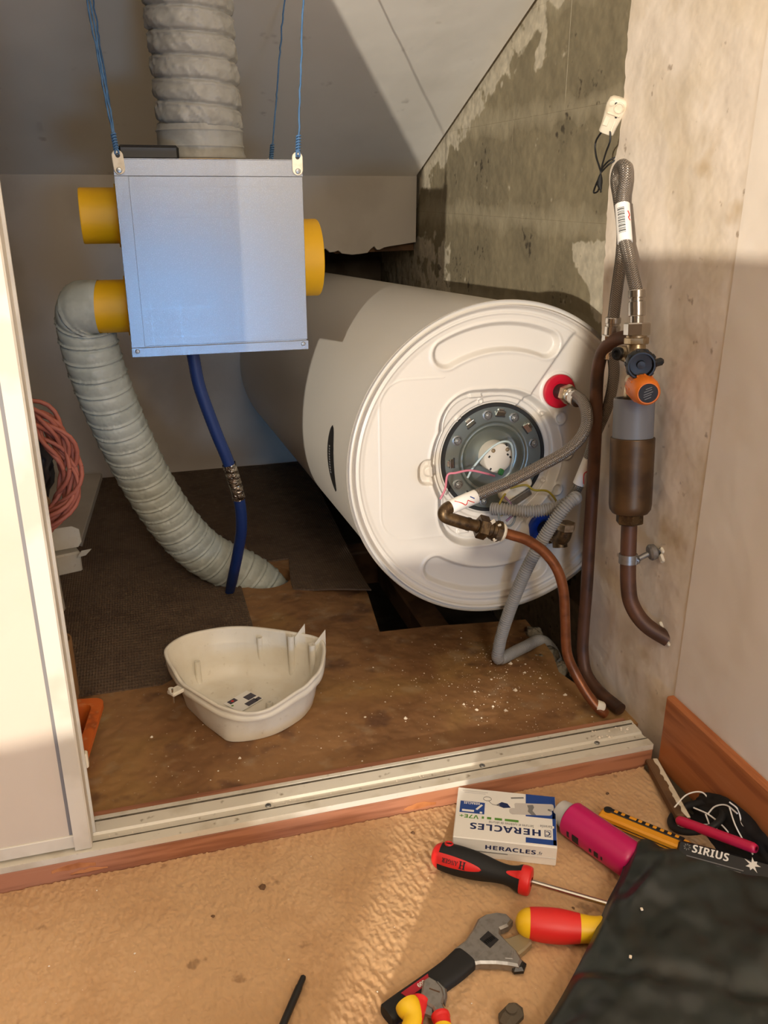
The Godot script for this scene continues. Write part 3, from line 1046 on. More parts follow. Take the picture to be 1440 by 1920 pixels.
	var pts2 := resample(spline(V3([0.0, 0.048, 0, -0.001, 0.12, 0.002, -0.006, 0.24, 0.004, -0.008, 0.34, 0.004, -0.006, 0.405, 0.003]), 12), 0.0022)
	tube(b, pts2, func(l, tot, an):
		var ph := fposmod(l / 0.0335 + an / TAU + 0.06 * fn.get_noise_2d(cos(an) * 2.0, l * 10.0), 1.0)
		var rib := exp(-pow((ph - 0.5) / 0.06, 2.0)) * 0.0030
		var puff := 0.0046 * pow(absf(sin(PI * (ph + 0.5))), 0.8)
		var sag := puff - 0.003 - 0.0050 * exp(-pow((ph - 0.62) / 0.07, 2.0))
		var fold := 0.0034 * fn.get_noise_3d(cos(an) * 2.2 + l * 6.0, sin(an) * 2.2, l * 40.0) * absf(sin(PI * (ph + 0.5)))
		fold += 0.0040 * maxf(0.0, fn.get_noise_3d(cos(an + l * 9.0) * 5.0, sin(an + l * 9.0) * 5.0, l * 24.0 + 9.0))
		return 0.0685 + rib + sag + fold, 112, false)
	obj("ribbed_sleeve", b, M.duct_grey, o)
	# smaller pale duct from the lower left stub down into the floor
	o = thing("air_duct", "pale grey ribbed duct curving from the lower yellow stub down into the floor hole", "duct", Vector3(-0.066, 0.645, -1.57))
	b = B()
	var org := Vector3(-0.066, 0.645, -1.57)
	var path := V3([-0.057, 0.645, -1.5745, -0.068, 0.645, -1.577, -0.078, 0.641, -1.586, -0.0845, 0.625, -1.602, -0.085, 0.595, -1.612, -0.081, 0.558, -1.618, -0.073, 0.512, -1.627, -0.060, 0.455, -1.642, -0.044, 0.395, -1.662, -0.022, 0.320, -1.686, 0.008, 0.240, -1.709, 0.043, 0.168, -1.727, 0.086, 0.105, -1.742, 0.135, 0.062, -1.750, 0.182, 0.030, -1.755, 0.226, -0.018, -1.760, 0.250, -0.085, -1.762, 0.255, -0.16, -1.762])
	for k in path.size(): path[k] -= org
	var pp := resample(spline(path, 16), 0.0020)
	tube(b, pp, func(l, tot, an):
		var pitch := 0.0300
		var ph := fposmod(l / pitch + an / TAU, 1.0)
		var rib := exp(-pow((ph - 0.5) / 0.07, 2.0)) * 0.0046
		var sag := 0.0026 * absf(sin(PI * (ph + 0.5))) - 0.0030 * exp(-pow((ph - 0.64) / 0.08, 2.0))
		var fold := 0.0012 * sin(an * 40.0 + l * 260.0 + 3.0 * fn.get_noise_2d(an * 3.0, l * 30.0)) * sin(PI * ph) * (0.4 + fn.get_noise_2d(l * 20.0, an))
		return lerpf(0.0455, 0.0475, smoothstep(0.010, 0.03, l)) + (rib + sag + fold) * smoothstep(0.008, 0.03, l), 96, false)
	obj("ribbed_sleeve", b, M.duct_pale, o)
	# blue hose with a foil tape joint
	o = thing("drain_hose", "dark blue hose with a foil tape joint hanging from the ventilation box", "hose", Vector3(0.088, BY0, -1.5))
	var og := Vector3(0.088, BY0, -1.5)
	var bp := V3([0.0875, 0.583, -1.5, 0.090, 0.556, -1.5, 0.0965, 0.508, -1.502, 0.118, 0.430, -1.506, 0.138, 0.366, -1.512, 0.154, 0.290, -1.525, 0.157, 0.225, -1.545, 0.151, 0.165, -1.575, 0.143, 0.100, -1.615, 0.136, 0.034, -1.665])
	for k in bp.size(): bp[k] -= og
	var sp := resample(spline(bp, 10), 0.003)
	var total := 0.0
	for k in range(1, sp.size()): total += sp[k].distance_to(sp[k - 1])
	b = B()
	tube(b, sp, func(l, tot, an): return 0.0108 * (1.0 - 0.55 * smoothstep(tot - 0.05, tot, l) * absf(cos(an))) + 0.0002 * sin(l * 900.0), 18)
	obj("tube", b, M.blue_hose, o)
	b = B()
	var cut := PackedVector3Array()
	var l2 := 0.0
	for k in range(1, sp.size()):
		l2 += sp[k].distance_to(sp[k - 1])
		if l2 > 0.222 and l2 < 0.302: cut.append(sp[k])
	tube(b, cut, func(l, tot, an): return 0.0122 + 0.0014 * fn.get_noise_3d(cos(an) * 3.0, sin(an) * 3.0, l * 60.0), 28, false)
	obj("foil_tape", b, M.foil, o, "crinkled silver foil tape")

# ------------------------------------------------------------------ water heater lying on its side
const HC := Vector3(0.56896, 0.40192, -1.26912)
const HU := Vector3(0.999917, 0, -0.012882)
const HV := Vector3(-0.00062, 0.998842, -0.048113)
const HN := Vector3(0.012867, 0.048117, 0.998759)
const HR := 0.2684

func sd_box(p: Vector2, c: Vector2, h: Vector2, r: float) -> float:
	var q := (p - c).abs() - h + Vector2(r, r)
	return Vector2(maxf(q.x, 0), maxf(q.y, 0)).length() + minf(maxf(q.x, q.y), 0.0) - r

func sd_arc(p: Vector2, ra: float, rb: float, a0: float, a1: float) -> float:
	# ring sector with round ends
	var rm := (ra + rb) / 2
	var hw := (rb - ra) / 2
	var a := atan2(p.y, p.x)
	var am := (a0 + a1) / 2
	var ah := (a1 - a0) / 2
	var d := wrapf(a - am, -PI, PI)
	d = clampf(d, -ah, ah)
	return p.distance_to(Vector2.from_angle(am + d) * rm) - hw

func face_height(p: Vector2) -> float:
	var r := p.length()
	var h := 0.0
	# shallow dish inside the rim
	h += -0.0075 * smoothstep(0.260, 0.2525, r) if r > 0.2525 else -0.0075
	h += 0.0022 * exp(-pow((r - 0.2475) / 0.0022, 2.0))
	h += 0.0012 * smoothstep(0.236, 0.243, r)
	# two sunk kidney shapes
	var k1 := sd_arc(p, 0.189, 0.231, deg_to_rad(67.5), deg_to_rad(117.5))
	var k2 := sd_arc(p, 0.191, 0.233, deg_to_rad(238.0), deg_to_rad(291.0))
	h -= 0.0105 * smoothstep(0.003, -0.005, k1) + 0.0016 * exp(-pow((k1 - 0.004) / 0.003, 2.0)) * -1.0
	h -= 0.0105 * smoothstep(0.003, -0.005, k2) + 0.0016 * exp(-pow((k2 - 0.004) / 0.003, 2.0)) * -1.0
	# sunk sector on the right that carries the outlets
	var n1 := Vector2(0.80, -0.60)
	var n2 := Vector2(0.80, 0.60)
	var w := maxf(-(p - Vector2(0.062, 0.120)).dot(n1), -(p - Vector2(0.062, -0.124)).dot(n2))
	w = -w
	var d1 := minf((p - Vector2(0.062, 0.120)).dot(n1), (p - Vector2(0.062, -0.124)).dot(n2))
	h -= 0.0060 * smoothstep(-0.003, 0.003, d1) * smoothstep(0.252, 0.244, r)
	# seat of the cover: rounded recess with a ledge, and the clip tab
	var c := Vector2(-0.002, 0.003)
	var dd := minf(sd_box(p, Vector2(-0.030, -0.010), Vector2(0.077, 0.133), 0.062), p.distance_to(c) - 0.119)
	h -= 0.0160 * smoothstep(0.004, -0.007, dd)
	h += 0.0020 * exp(-pow((dd + 0.010) / 0.0016, 2.0))
	h += 0.0016 * exp(-pow((dd - 0.004) / 0.0030, 2.0))
	var tb := sd_box(p, Vector2(-0.124, -0.007), Vector2(0.020, 0.021), 0.016)
	h -= 0.0115 * smoothstep(0.002, -0.003, tb) * smoothstep(0.0, 0.004, dd)
	var tc := sd_box(p, Vector2(-0.112, -0.006), Vector2(0.020, 0.009), 0.008)
	h += 0.0060 * smoothstep(0.0015, -0.0015, tc) * smoothstep(-0.012, 0.0, dd)
	# concentric ledges round the flange hole
	var rc := p.distance_to(c)
	h -= 0.0030 * smoothstep(0.110, 0.106, rc)
	h -= 0.0030 * smoothstep(0.100, 0.0975, rc)
	# little bosses and notches
	for q in [Vector2(-0.030, 0.103), Vector2(-0.067, 0.075), Vector2(0.095, -0.045), Vector2(0.085, 0.075)]:
		var bd: float = p.distance_to(q)
		h += 0.0030 * (exp(-pow((bd - 0.0040) / 0.0016, 2.0)))
	h += 0.0035 * smoothstep(0.001, -0.001, sd_box(p, Vector2(-0.040, 0.114), Vector2(0.011, 0.0035), 0.001))
	h += 0.0035 * smoothstep(0.001, -0.001, sd_box(p, Vector2(-0.058, -0.122), Vector2(0.010, 0.0035), 0.001))
	# faint pressed outline on the left half
	var ol := absf(sd_box(p, Vector2(-0.06, 0.015), Vector2(0.150, 0.135), 0.045))
	if p.x < -0.10: h += 0.0006 * exp(-pow(ol / 0.0016, 2.0))
	# ribs and stops on the far right, beside the flange
	for q in [0.0, 0.5, -0.5]:
		var rp := c + Vector2.from_angle(q) * 0.132
		h += 0.0035 * exp(-pow((p.distance_to(rp) - 0.010) / 0.0022, 2.0))
	# outlet collars
	for q in [Vector2(0.107, 0.114), Vector2(0.089, -0.128)]:
		h += 0.0020 * smoothstep(0.034, 0.031, p.distance_to(q))
	return h

func water_heater():
	var o := thing("water_heater", "large white cylindrical water heater lying on its side with its round end facing out", "water heater", HC, Basis(HU, HV, HN))
	var b := B()
	lathe(b, V2([0, -1.55, 0.16, -1.54, 0.235, -1.51, 0.2625, -1.46, 0.2625, -0.60, 0.2625, -0.012, 0.2655, -0.008]), Vector3.ZERO, Vector3(0, 0, 1), 128)
	obj("tank_jacket", b, M.heater_body, o)
	b = B()
	var hole := 0.0955
	var c := Vector2(-0.002, 0.003)
	var rows := []
	var NR := 150
	for k in NR + 1:
		var row := PackedVector3Array()
		var t := float(k) / NR
		for s in 481:
			var a := TAU * (s % 480) / 480.0
			var p := (c + Vector2.from_angle(a) * hole).lerp(Vector2.from_angle(a) * 0.2600, t)
			var z := face_height(p)
			row.append(Vector3(p.x, p.y, z))
		rows.append(row)
	grid(b, rows, true, Vector3(0, 0, 1))
	# turn-in at the flange hole
	var ra := PackedVector3Array()
	for p in rows[0]: ra.append(Vector3(p.x, p.y, -0.034))
	grid(b, [ra, rows[0]], true, Vector3.ZERO, [], true)
	obj("end_cap", b, M.white_metal, o)
	b = B()
	var pr := []
	for k in 15:
		var a := PI + PI * 1.15 - k / 14.0 * PI * 1.5
		pr.append(Vector2(0.2633 + cos(a) * 0.0058, 0.0005 + sin(a) * 0.0062))
	lathe(b, pr, Vector3.ZERO, Vector3(0, 0, 1), 160)
	obj("rim", b, M.white_metal, o)
	# emblem on the jacket
	b = B()
	rows = []
	for k in 33:
		var v := -1.0 + k / 16.0
		var row := PackedVector3Array()
		var hw: float = 0.024 * sqrt(maxf(0.0, 1.0 - v * v))
		for s in 9:
			var u := -1.0 + s / 4.0
			var a := PI + 0.012 - v * 0.230
			var rr := 0.2637 - 0.0009 * u * u
			row.append(Vector3(cos(a) * rr, sin(a) * rr, -0.137 + u * hw))
		rows.append(row)
	grid(b, rows, false, Vector3.LEFT)
	var em := obj("emblem", b, M.black_plastic, o, "narrow black oval emblem")
	b = B()
	for q in 11:
		var v := -0.40 + q * 0.078
		var a := PI + 0.012 - v * 0.230
		box(b, Vector3(cos(a) * 0.2638, sin(a) * 0.2638, -0.141), Vector3(0.0006, 0.0028, 0.005), Basis(Vector3(0, 0, 1), a), 0.0)
	obj("lettering", b, M.print_grey, em)
	# electric flange
	b = B()
	var cc := Vector3(c.x, c.y, 0)
	lathe(b, V2([0.0955, -0.034, 0.0955, -0.026, 0.0945, -0.0245, 0.0895, -0.0245, 0.0885, -0.027]), cc, Vector3(0, 0, 1), 96)
	obj("gasket", b, M.black_rubber, o)
	var fl := B()
	lathe(fl, V2([0.0900, -0.032, 0.0900, -0.0265, 0.0650, -0.0262, 0.0625, -0.0275, 0.0605, -0.0300, 0.0585, -0.0305, 0.0560, -0.0300, 0.0540, -0.0320, 0.0500, -0.0370, 0.0460, -0.0385, 0.0300, -0.0390, 0.0, -0.0390]), cc, Vector3(0, 0, 1), 96)
	var fo := obj("flange_plate", fl, M.flange, o, "dark shiny steel flange plate")
	for a in [15.0, 62.0, 100.0, 152.0, 212.0, 258.0, 318.0]:
		var p := cc + Vector3(cos(deg_to_rad(a)), sin(deg_to_rad(a)), 0) * 0.0765 + Vector3(0, 0, -0.0262)
		b = B()
		lathe(b, V2([0.0088, 0, 0.0088, 0.0012, 0.0065, 0.0016]), p, Vector3(0, 0, 1), 20)
		nut(b, p + Vector3(0, 0, 0.001), Vector3(0, 0, 1), 0.0062, 0.004, a)
		lathe(b, V2([0.0032, 0.0045, 0.0032, 0.0075, 0.0026, 0.008, 0, 0.008]), p, Vector3(0, 0, 1), 12)
		obj("bolt", b, M.steel, fo)
	for a in [38.0, 82.0, 125.0, 182.0, 235.0, 290.0, 340.0]:
		var d := Vector3(cos(deg_to_rad(a)), sin(deg_to_rad(a)), 0)
		var bs := Basis(Vector3(-d.y, d.x, 0), d, Vector3(0, 0, 1))
		b = B()
		box(b, cc + d * 0.0775 + Vector3(0, 0, -0.0245), Vector3(0.016, 0.009, 0.003), bs * Basis(Vector3(1, 0, 0), 0.45), 0.0006)
		box(b, cc + d * 0.0835 + Vector3(0, 0, -0.0255), Vector3(0.010, 0.004, 0.004), bs, 0.0006)
		obj("clip", b, M.chrome, fo)
		b = B()
		box(b, cc + d * 0.0725 + Vector3(0, 0, -0.0262), Vector3(0.018, 0.003, 0.0012), bs, 0.0)
		obj("slot", b, M.print_black, fo)
	# terminal block, sensor housing and wires
	b = B()
	lathe(b, V2([0.027, -0.039, 0.027, -0.018, 0.025, -0.015, 0.0, -0.015]), cc + Vector3(0.004, 0.002, 0), Vector3(0, 0, 1), 40)
	var tbk := obj("terminal_block", b, mat(C(188, 180, 168), 0.5), o, "cream round terminal block")
	for q in [[-0.010, 0.014], [0.016, 0.014]]:
		b = B()
		screw(b, cc + Vector3(0.004 + q[0], 0.002 + q[1], -0.0148), Vector3(0, 0, 1), 0.0036)
		obj("screw", b, M.brass_nickel, tbk)
	for q in [[-0.017, 0.004], [-0.014, -0.018], [0.014, 0.022], [0.017, 0.005], [0.022, 0.0]]:
		b = B()
		box(b, cc + Vector3(0.004 + q[0], 0.002 + q[1], -0.0149), Vector3(0.003, 0.004, 0.001), Basis(Vector3(0, 0, 1), q[0] * 40.0), 0.0)
		obj("slot", b, M.print_black, tbk)
	b = B()
	box(b, cc + Vector3(0.008, -0.022, -0.012), Vector3(0.009, 0.011, 0.008), Basis(Vector3(0, 0, 1), -0.4), 0.002)
	obj("green_clip", b, mat(C(44, 110, 52), 0.5), tbk)
	b = B()
	prism(b, rounded(0.062, 0.020, 0.009), 0.020, Transform3D(Basis(Vector3(0, 0, 1), 0.50), cc + Vector3(0.038, -0.056, -0.028)), 0.003, true)
	obj("sensor_housing", b, M.old_white, o, "cream sensor housing")
	b = B()
	box(b, cc + Vector3(0.048, -0.073, -0.018), Vector3(0.044, 0.014, 0.010), Basis(Vector3(0, 0, 1), 0.50), 0.002)
	obj("bracket", b, M.brushed, o, "bent metal bracket")
	for q in [["pink_wire", C(186, 108, 124), [-0.004, -0.028, -0.012, -0.030, -0.016, 0.004, -0.058, -0.008, 0.008, -0.082, -0.010, 0.008, -0.096, -0.013, 0.006, -0.100, -0.036, 0.006, -0.108, -0.054, 0.004]], ["white_wire", C(160, 176, 180), [-0.048, -0.030, -0.024, -0.040, -0.012, -0.020, -0.018, 0.018, -0.010, 0.004, 0.032, -0.006, 0.022, 0.028, -0.006, 0.027, 0.004, -0.006, 0.022, -0.022, -0.006]], ["striped_wire", C(150, 132, 40), [0.022, -0.050, -0.004, 0.046, -0.044, 0.006, 0.062, -0.054, 0.008, 0.090, -0.060, 0.006, 0.112, -0.086, 0.004, 0.113, -0.093, 0.003]], ["striped_wire", C(150, 132, 40), [0.012, -0.058, 0.0, 0.002, -0.066, 0.006, -0.004, -0.078, 0.010, 0.000, -0.092, 0.014]], ["violet_wire", C(128, 92, 120), [0.010, -0.062, 0.0, 0.018, -0.074, 0.010, 0.018, -0.090, 0.018, 0.006, -0.100, 0.020]], ["grey_wire", C(118, 124, 124), [0.004, -0.074, 0.006, -0.006, -0.086, 0.014, -0.004, -0.102, 0.020, 0.010, -0.108, 0.024, 0.020, -0.100, 0.022, 0.022, -0.084, 0.016, 0.014, -0.070, 0.006]]]:
		b = B()
		var wp := V3(q[2])
		for k in wp.size(): wp[k] += cc
		tube(b, spline(wp, 8), 0.0019, 10)
		obj(q[0], b, mat(q[1], 0.5), o)
	# outlets: coloured rings, stubs, nuts
	for q in [["hot_outlet_ring", Vector3(0.107, 0.114, 0), M.red_plastic, "red plastic ring round the hot outlet"], ["cold_inlet_ring", Vector3(0.089, -0.128, 0), M.blue_plastic, "blue plastic ring round the cold inlet"]]:
		b = B()
		lathe(b, V2([0.0285, -0.016, 0.0285, -0.0055, 0.027, -0.004, 0.0185, -0.0035, 0.0150, -0.005, 0.013, -0.005]), q[1], Vector3(0, 0, 1), 48)
		obj(q[0], b, q[2], o, q[3])
		b = B()
		lathe(b, V2([0.0135, -0.01, 0.0135, 0.017, 0.012, 0.018, 0.0, 0.018]), q[1], Vector3(0, 0, 1), 24)
		obj("threaded_stub", b, M.dark_metal, o)

func hl(u: float, v: float, n: float) -> Vector3:
	return HC + HU * u + HV * v + HN * n

# ------------------------------------------------------------------ plumbing in front of the heater
func ferrule(b: Dictionary, p: Vector3, d: Vector3, r: float, l: float):
	lathe(b, V2([0, -0.001, r * 0.92, 0.0, r, 0.001, r, l * 0.28, r * 0.86, l * 0.32, r * 0.86, l * 0.42, r, l * 0.46, r, l - 0.001, r * 0.92, l, 0, l]), p, d, 28)

func heater_plumbing():
	# braided hose from the hot outlet to the copper feed
	var o := thing("braided_hose", "braided steel hose crossing the heater flange from the red outlet to the copper pipe", "hose", hl(0.107, 0.114, 0.016))
	var og := o.position
	var b := B()
	nut(b, hl(0.107, 0.114, 0.0165) - og, HN, 0.0165, 0.014, 0.3)
	obj("swivel_nut", b, M.brass_nickel, o)
	b = B()
	ferrule(b, hl(0.107, 0.114, 0.030) - og, Vector3(-0.05, -0.08, 1), 0.0122, 0.030)
	obj("ferrule", b, M.chrome, o)
	var hp := V3([0.674, 0.521, -1.222, 0.673, 0.517, -1.196, 0.670, 0.504, -1.176, 0.664, 0.486, -1.164, 0.648, 0.466, -1.156, 0.620, 0.449, -1.150, 0.580, 0.434, -1.145, 0.531, 0.416, -1.140, 0.481, 0.403, -1.135, 0.455, 0.395, -1.130])
	for k in hp.size(): hp[k] -= og
	b = B()
	tube(b, resample(spline(hp, 10), 0.004), 0.0094, 20)
	obj("braid", b, M.braid, o)
	b = B()
	var d := Vector3(-0.038, -0.008, 0.008).normalized()
	tube(b, PackedVector3Array([Vector3(0.469, 0.3988, -1.1325) - og, Vector3(0.425, 0.3895, -1.1235) - og]), 0.0108, 28)
	var lab := obj("label_sleeve", b, M.paper, o, "white label sleeve with a red and blue mark")
	b = B()
	var mid := Vector3(0.447, 0.3941, -1.128) - og
	var zz := (Vector3(0, 0.832, 0) - og - mid).normalized()
	zz = (zz - d * zz.dot(d)).normalized()
	var up := d.cross(zz)
	var zig := []
	for q in [[0.017, -0.006], [0.008, 0.001], [0.003, 0.006], [0.0, 0.005], [-0.003, 0.001], [-0.006, 0.003], [-0.013, 0.008]]:
		var ang: float = q[1] / 0.0108
		zig.append(mid + d * q[0] + (zz * cos(ang) - up * sin(ang)) * 0.0109)
	tube(b, spline(zig, 4), 0.0007, 6)
	obj("red_mark", b, M.print_red, lab)
	b = B()
	tube(b, PackedVector3Array([mid - d * 0.009 + zz * 0.0106 + up * 0.003, mid - d * 0.0145 + zz * 0.0108 - up * 0.002]), 0.0009, 6)
	obj("blue_mark", b, M.print_blue, lab)
	b = B()
	var el := V3([0.430, 0.3908, -1.1245, 0.4205, 0.3882, -1.1225, 0.4145, 0.3835, -1.1205, 0.4155, 0.3775, -1.119, 0.424, 0.3728, -1.118, 0.440, 0.3664, -1.1165, 0.452, 0.362, -1.116])
	for k in el.size(): el[k] -= og
	tube(b, spline(el, 8), 0.0098, 24)
	lathe(b, V2([0, -0.001, 0.0104, 0, 0.0104, 0.004, 0.0092, 0.006, 0.0092, 0.014, 0.0108, 0.016, 0.0108, 0.019, 0, 0.020]), Vector3(0.450, 0.3627, -1.1162) - og, Vector3(0.041, -0.0125, 0.004), 24)
	obj("elbow", b, M.old_brass, o)
	# compression fitting and copper pipe
	o = thing("copper_pipe", "bent copper pipe dropping from a stained brass fitting before the heater to the floor", "pipe", Vector3(0.50, 0.347, -1.11))
	og = o.position
	var fd := Vector3(0.041, -0.0135, 0.005).normalized()
	b = B()
	nut(b, Vector3(0.4665, 0.3577, -1.1148) - og, fd, 0.0185, 0.016, 0.2)
	obj("union_nut", b, M.old_brass, o)
	b = B()
	lathe(b, V2([0, 0, 0.0135, 0, 0.0135, 0.006, 0.0150, 0.007, 0.0150, 0.012, 0.013, 0.0125, 0, 0.0125]), Vector3(0.4815, 0.3528, -1.113) - og, fd, 24)
	nut(b, Vector3(0.4925, 0.349, -1.1118) - og, fd, 0.0170, 0.011, 0.5)
	obj("compression_nut", b, M.old_brass, o)
	b = B()
	lathe(b, V2([0.0085, 0, 0.0135, 0.0005, 0.0142, 0.003, 0.0125, 0.0055, 0.0085, 0.006]), Vector3(0.503, 0.3456, -1.1104) - og, fd, 24)
	var putty := B()
	for q in [[0.486, 0.366, -1.104, 0.006], [0.491, 0.340, -1.100, 0.006], [0.497, 0.360, -1.103, 0.004]]:
		box(putty, Vector3(q[0], q[1], q[2]) - og, Vector3(q[3] * 1.6, q[3], 0.003), Basis(Vector3(0, 0, 1), q[3] * 90.0), 0.001)
	obj("seal_ring", b, M.old_white, o)
	obj("putty_smear", putty, M.old_white, o)
	var cp := V3([0.500, 0.3465, -1.1108, 0.521, 0.339, -1.110, 0.549, 0.327, -1.108, 0.578, 0.304, -1.105, 0.599, 0.274, -1.100, 0.611, 0.236, -1.097, 0.6165, 0.185, -1.094, 0.622, 0.130, -1.090, 0.634, 0.096, -1.081, 0.648, 0.066, -1.064, 0.664, 0.042, -1.049, 0.676, 0.031, -1.044])
	for k in cp.size(): cp[k] -= og
	b = B()
	tube(b, resample(spline(cp, 12), 0.004), 0.0082, 24)
	obj("tube", b, M.copper, o)
	b = B()
	lathe(b, V2([0.008, -0.002, 0.0095, 0, 0.0098, 0.010, 0.0090, 0.012, 0.008, 0.012]), Vector3(0.662, 0.046, -1.051) - og, Vector3(0.026, -0.013, 0.005), 20)
	obj("collar", b, M.old_white, o)
	# cold inlet elbow
	o = thing("inlet_elbow", "tarnished brass elbow on the blue cold inlet of the heater", "pipe fitting", hl(0.089, -0.128, 0.016))
	og = o.position
	b = B()
	nut(b, HN * 0.001, HN, 0.0175, 0.015, 0.1)
	obj("union_nut", b, M.old_brass, o)
	b = B()
	tube(b, spline([HN * 0.014, HN * 0.034, HN * 0.046 + Vector3(0.001, 0.006, 0), HN * 0.050 + Vector3(0.003, 0.022, 0)], 8), 0.0125, 24)
	lathe(b, V2([0, -0.0125, 0.009, -0.009, 0.0125, 0, 0.0125, 0.01]), HN * 0.038 + Vector3(0, -0.004, 0), Vector3(0, -1, 0.3), 24)
	obj("elbow_body", b, M.old_brass, o)
	b = B()
	nut(b, HN * 0.050 + Vector3(0.003, 0.020, 0), Vector3(0.05, 1, 0), 0.0155, 0.014, 0.4)
	obj("swivel_nut", b, M.brass_nickel, o)
	# second hose: from the wall tee down behind the brown pipe to the cold inlet
	o = thing("braided_hose", "braided steel hose hanging behind the brown pipe to the cold inlet", "hose", Vector3(0.700, 0.600, -1.176))
	og = o.position
	hp = V3([0.702, 0.600, -1.172, 0.708, 0.565, -1.170, 0.709, 0.514, -1.180, 0.703, 0.458, -1.200, 0.690, 0.414, -1.197, 0.680, 0.374, -1.200, 0.670, 0.342, -1.212, 0.664, 0.318, -1.221])
	for k in hp.size(): hp[k] -= og
	b = B()
	var h2 := resample(spline(hp, 8), 0.004)
	tube(b, h2, 0.0086, 18)
	obj("braid", b, M.braid, o)
	b = B()
	tube(b, PackedVector3Array([Vector3(0.692, 0.421, -1.1935) - og, Vector3(0.680, 0.377, -1.1995) - og]), 0.0104, 24)
	lab = obj("label_sleeve", b, M.paper, o, "white label sleeve with a red mark")
	b = B()
	zig = []
	for q in [[0.690, 0.416, 0.004], [0.691, 0.404, 0.006], [0.685, 0.399, -0.001], [0.682, 0.388, 0.002], [0.682, 0.380, 0.003]]: zig.append(Vector3(q[0] - 0.004 + q[2] * 0.8, q[1] + 0.002, -1.1845) - og)
	tube(b, spline(zig, 4), 0.0008, 6)
	obj("red_mark", b, M.print_red, lab)
	b = B()
	ferrule(b, Vector3(0.700, 0.618, -1.175) - og, Vector3(0, -1, -0.1), 0.0105, 0.030)
	obj("ferrule", b, M.chrome, o)
	# grey corrugated conduit: out of the flange, kinked on itself, down to the floor and off through the hole
	o = thing("corrugated_conduit", "grey corrugated electrical conduit kinked in front of the heater and again on the floor", "conduit", Vector3(0.575, 0.03, -1.245))
	og = o.position
	b = B()
	var c1 := V3([0.556, 0.3215, -1.268, 0.573, 0.325, -1.250, 0.603, 0.325, -1.232, 0.637, 0.331, -1.216, 0.658, 0.342, -1.203, 0.668, 0.3545, -1.192, 0.664, 0.360, -1.181, 0.651, 0.3505, -1.180, 0.634, 0.323, -1.186, 0.614, 0.277, -1.196, 0.596, 0.222, -1.208, 0.581, 0.150, -1.224, 0.573, 0.092, -1.237, 0.572, 0.055, -1.246])
	for k in c1.size(): c1[k] -= og
	var corr := func(l, _t, _a): return 0.0098 + 0.0015 * sin(l * TAU / 0.0044)
	tube(b, resample(spline(c1, 14), 0.00075), corr, 20, false)
	var c2 := V3([0.572, 0.057, -1.2455, 0.572, 0.042, -1.2485, 0.577, 0.0335, -1.251, 0.590, 0.0315, -1.257, 0.612, 0.0315, -1.268, 0.645, 0.0315, -1.283, 0.690, 0.022, -1.312, 0.730, -0.02, -1.335, 0.76, -0.08, -1.35])
	for k in c2.size(): c2[k] -= og
	tube(b, resample(spline(c2, 14), 0.00075), func(l, _t, _a): return (0.0112 if l < 0.026 else 0.0098) * (1.0 if l > 0.03 else 0.97) + (0.0014 if l > 0.03 else 0.0003) * sin(l * TAU / 0.0044), 20, false)
	obj("corrugated_tube", b, M.conduit, o)

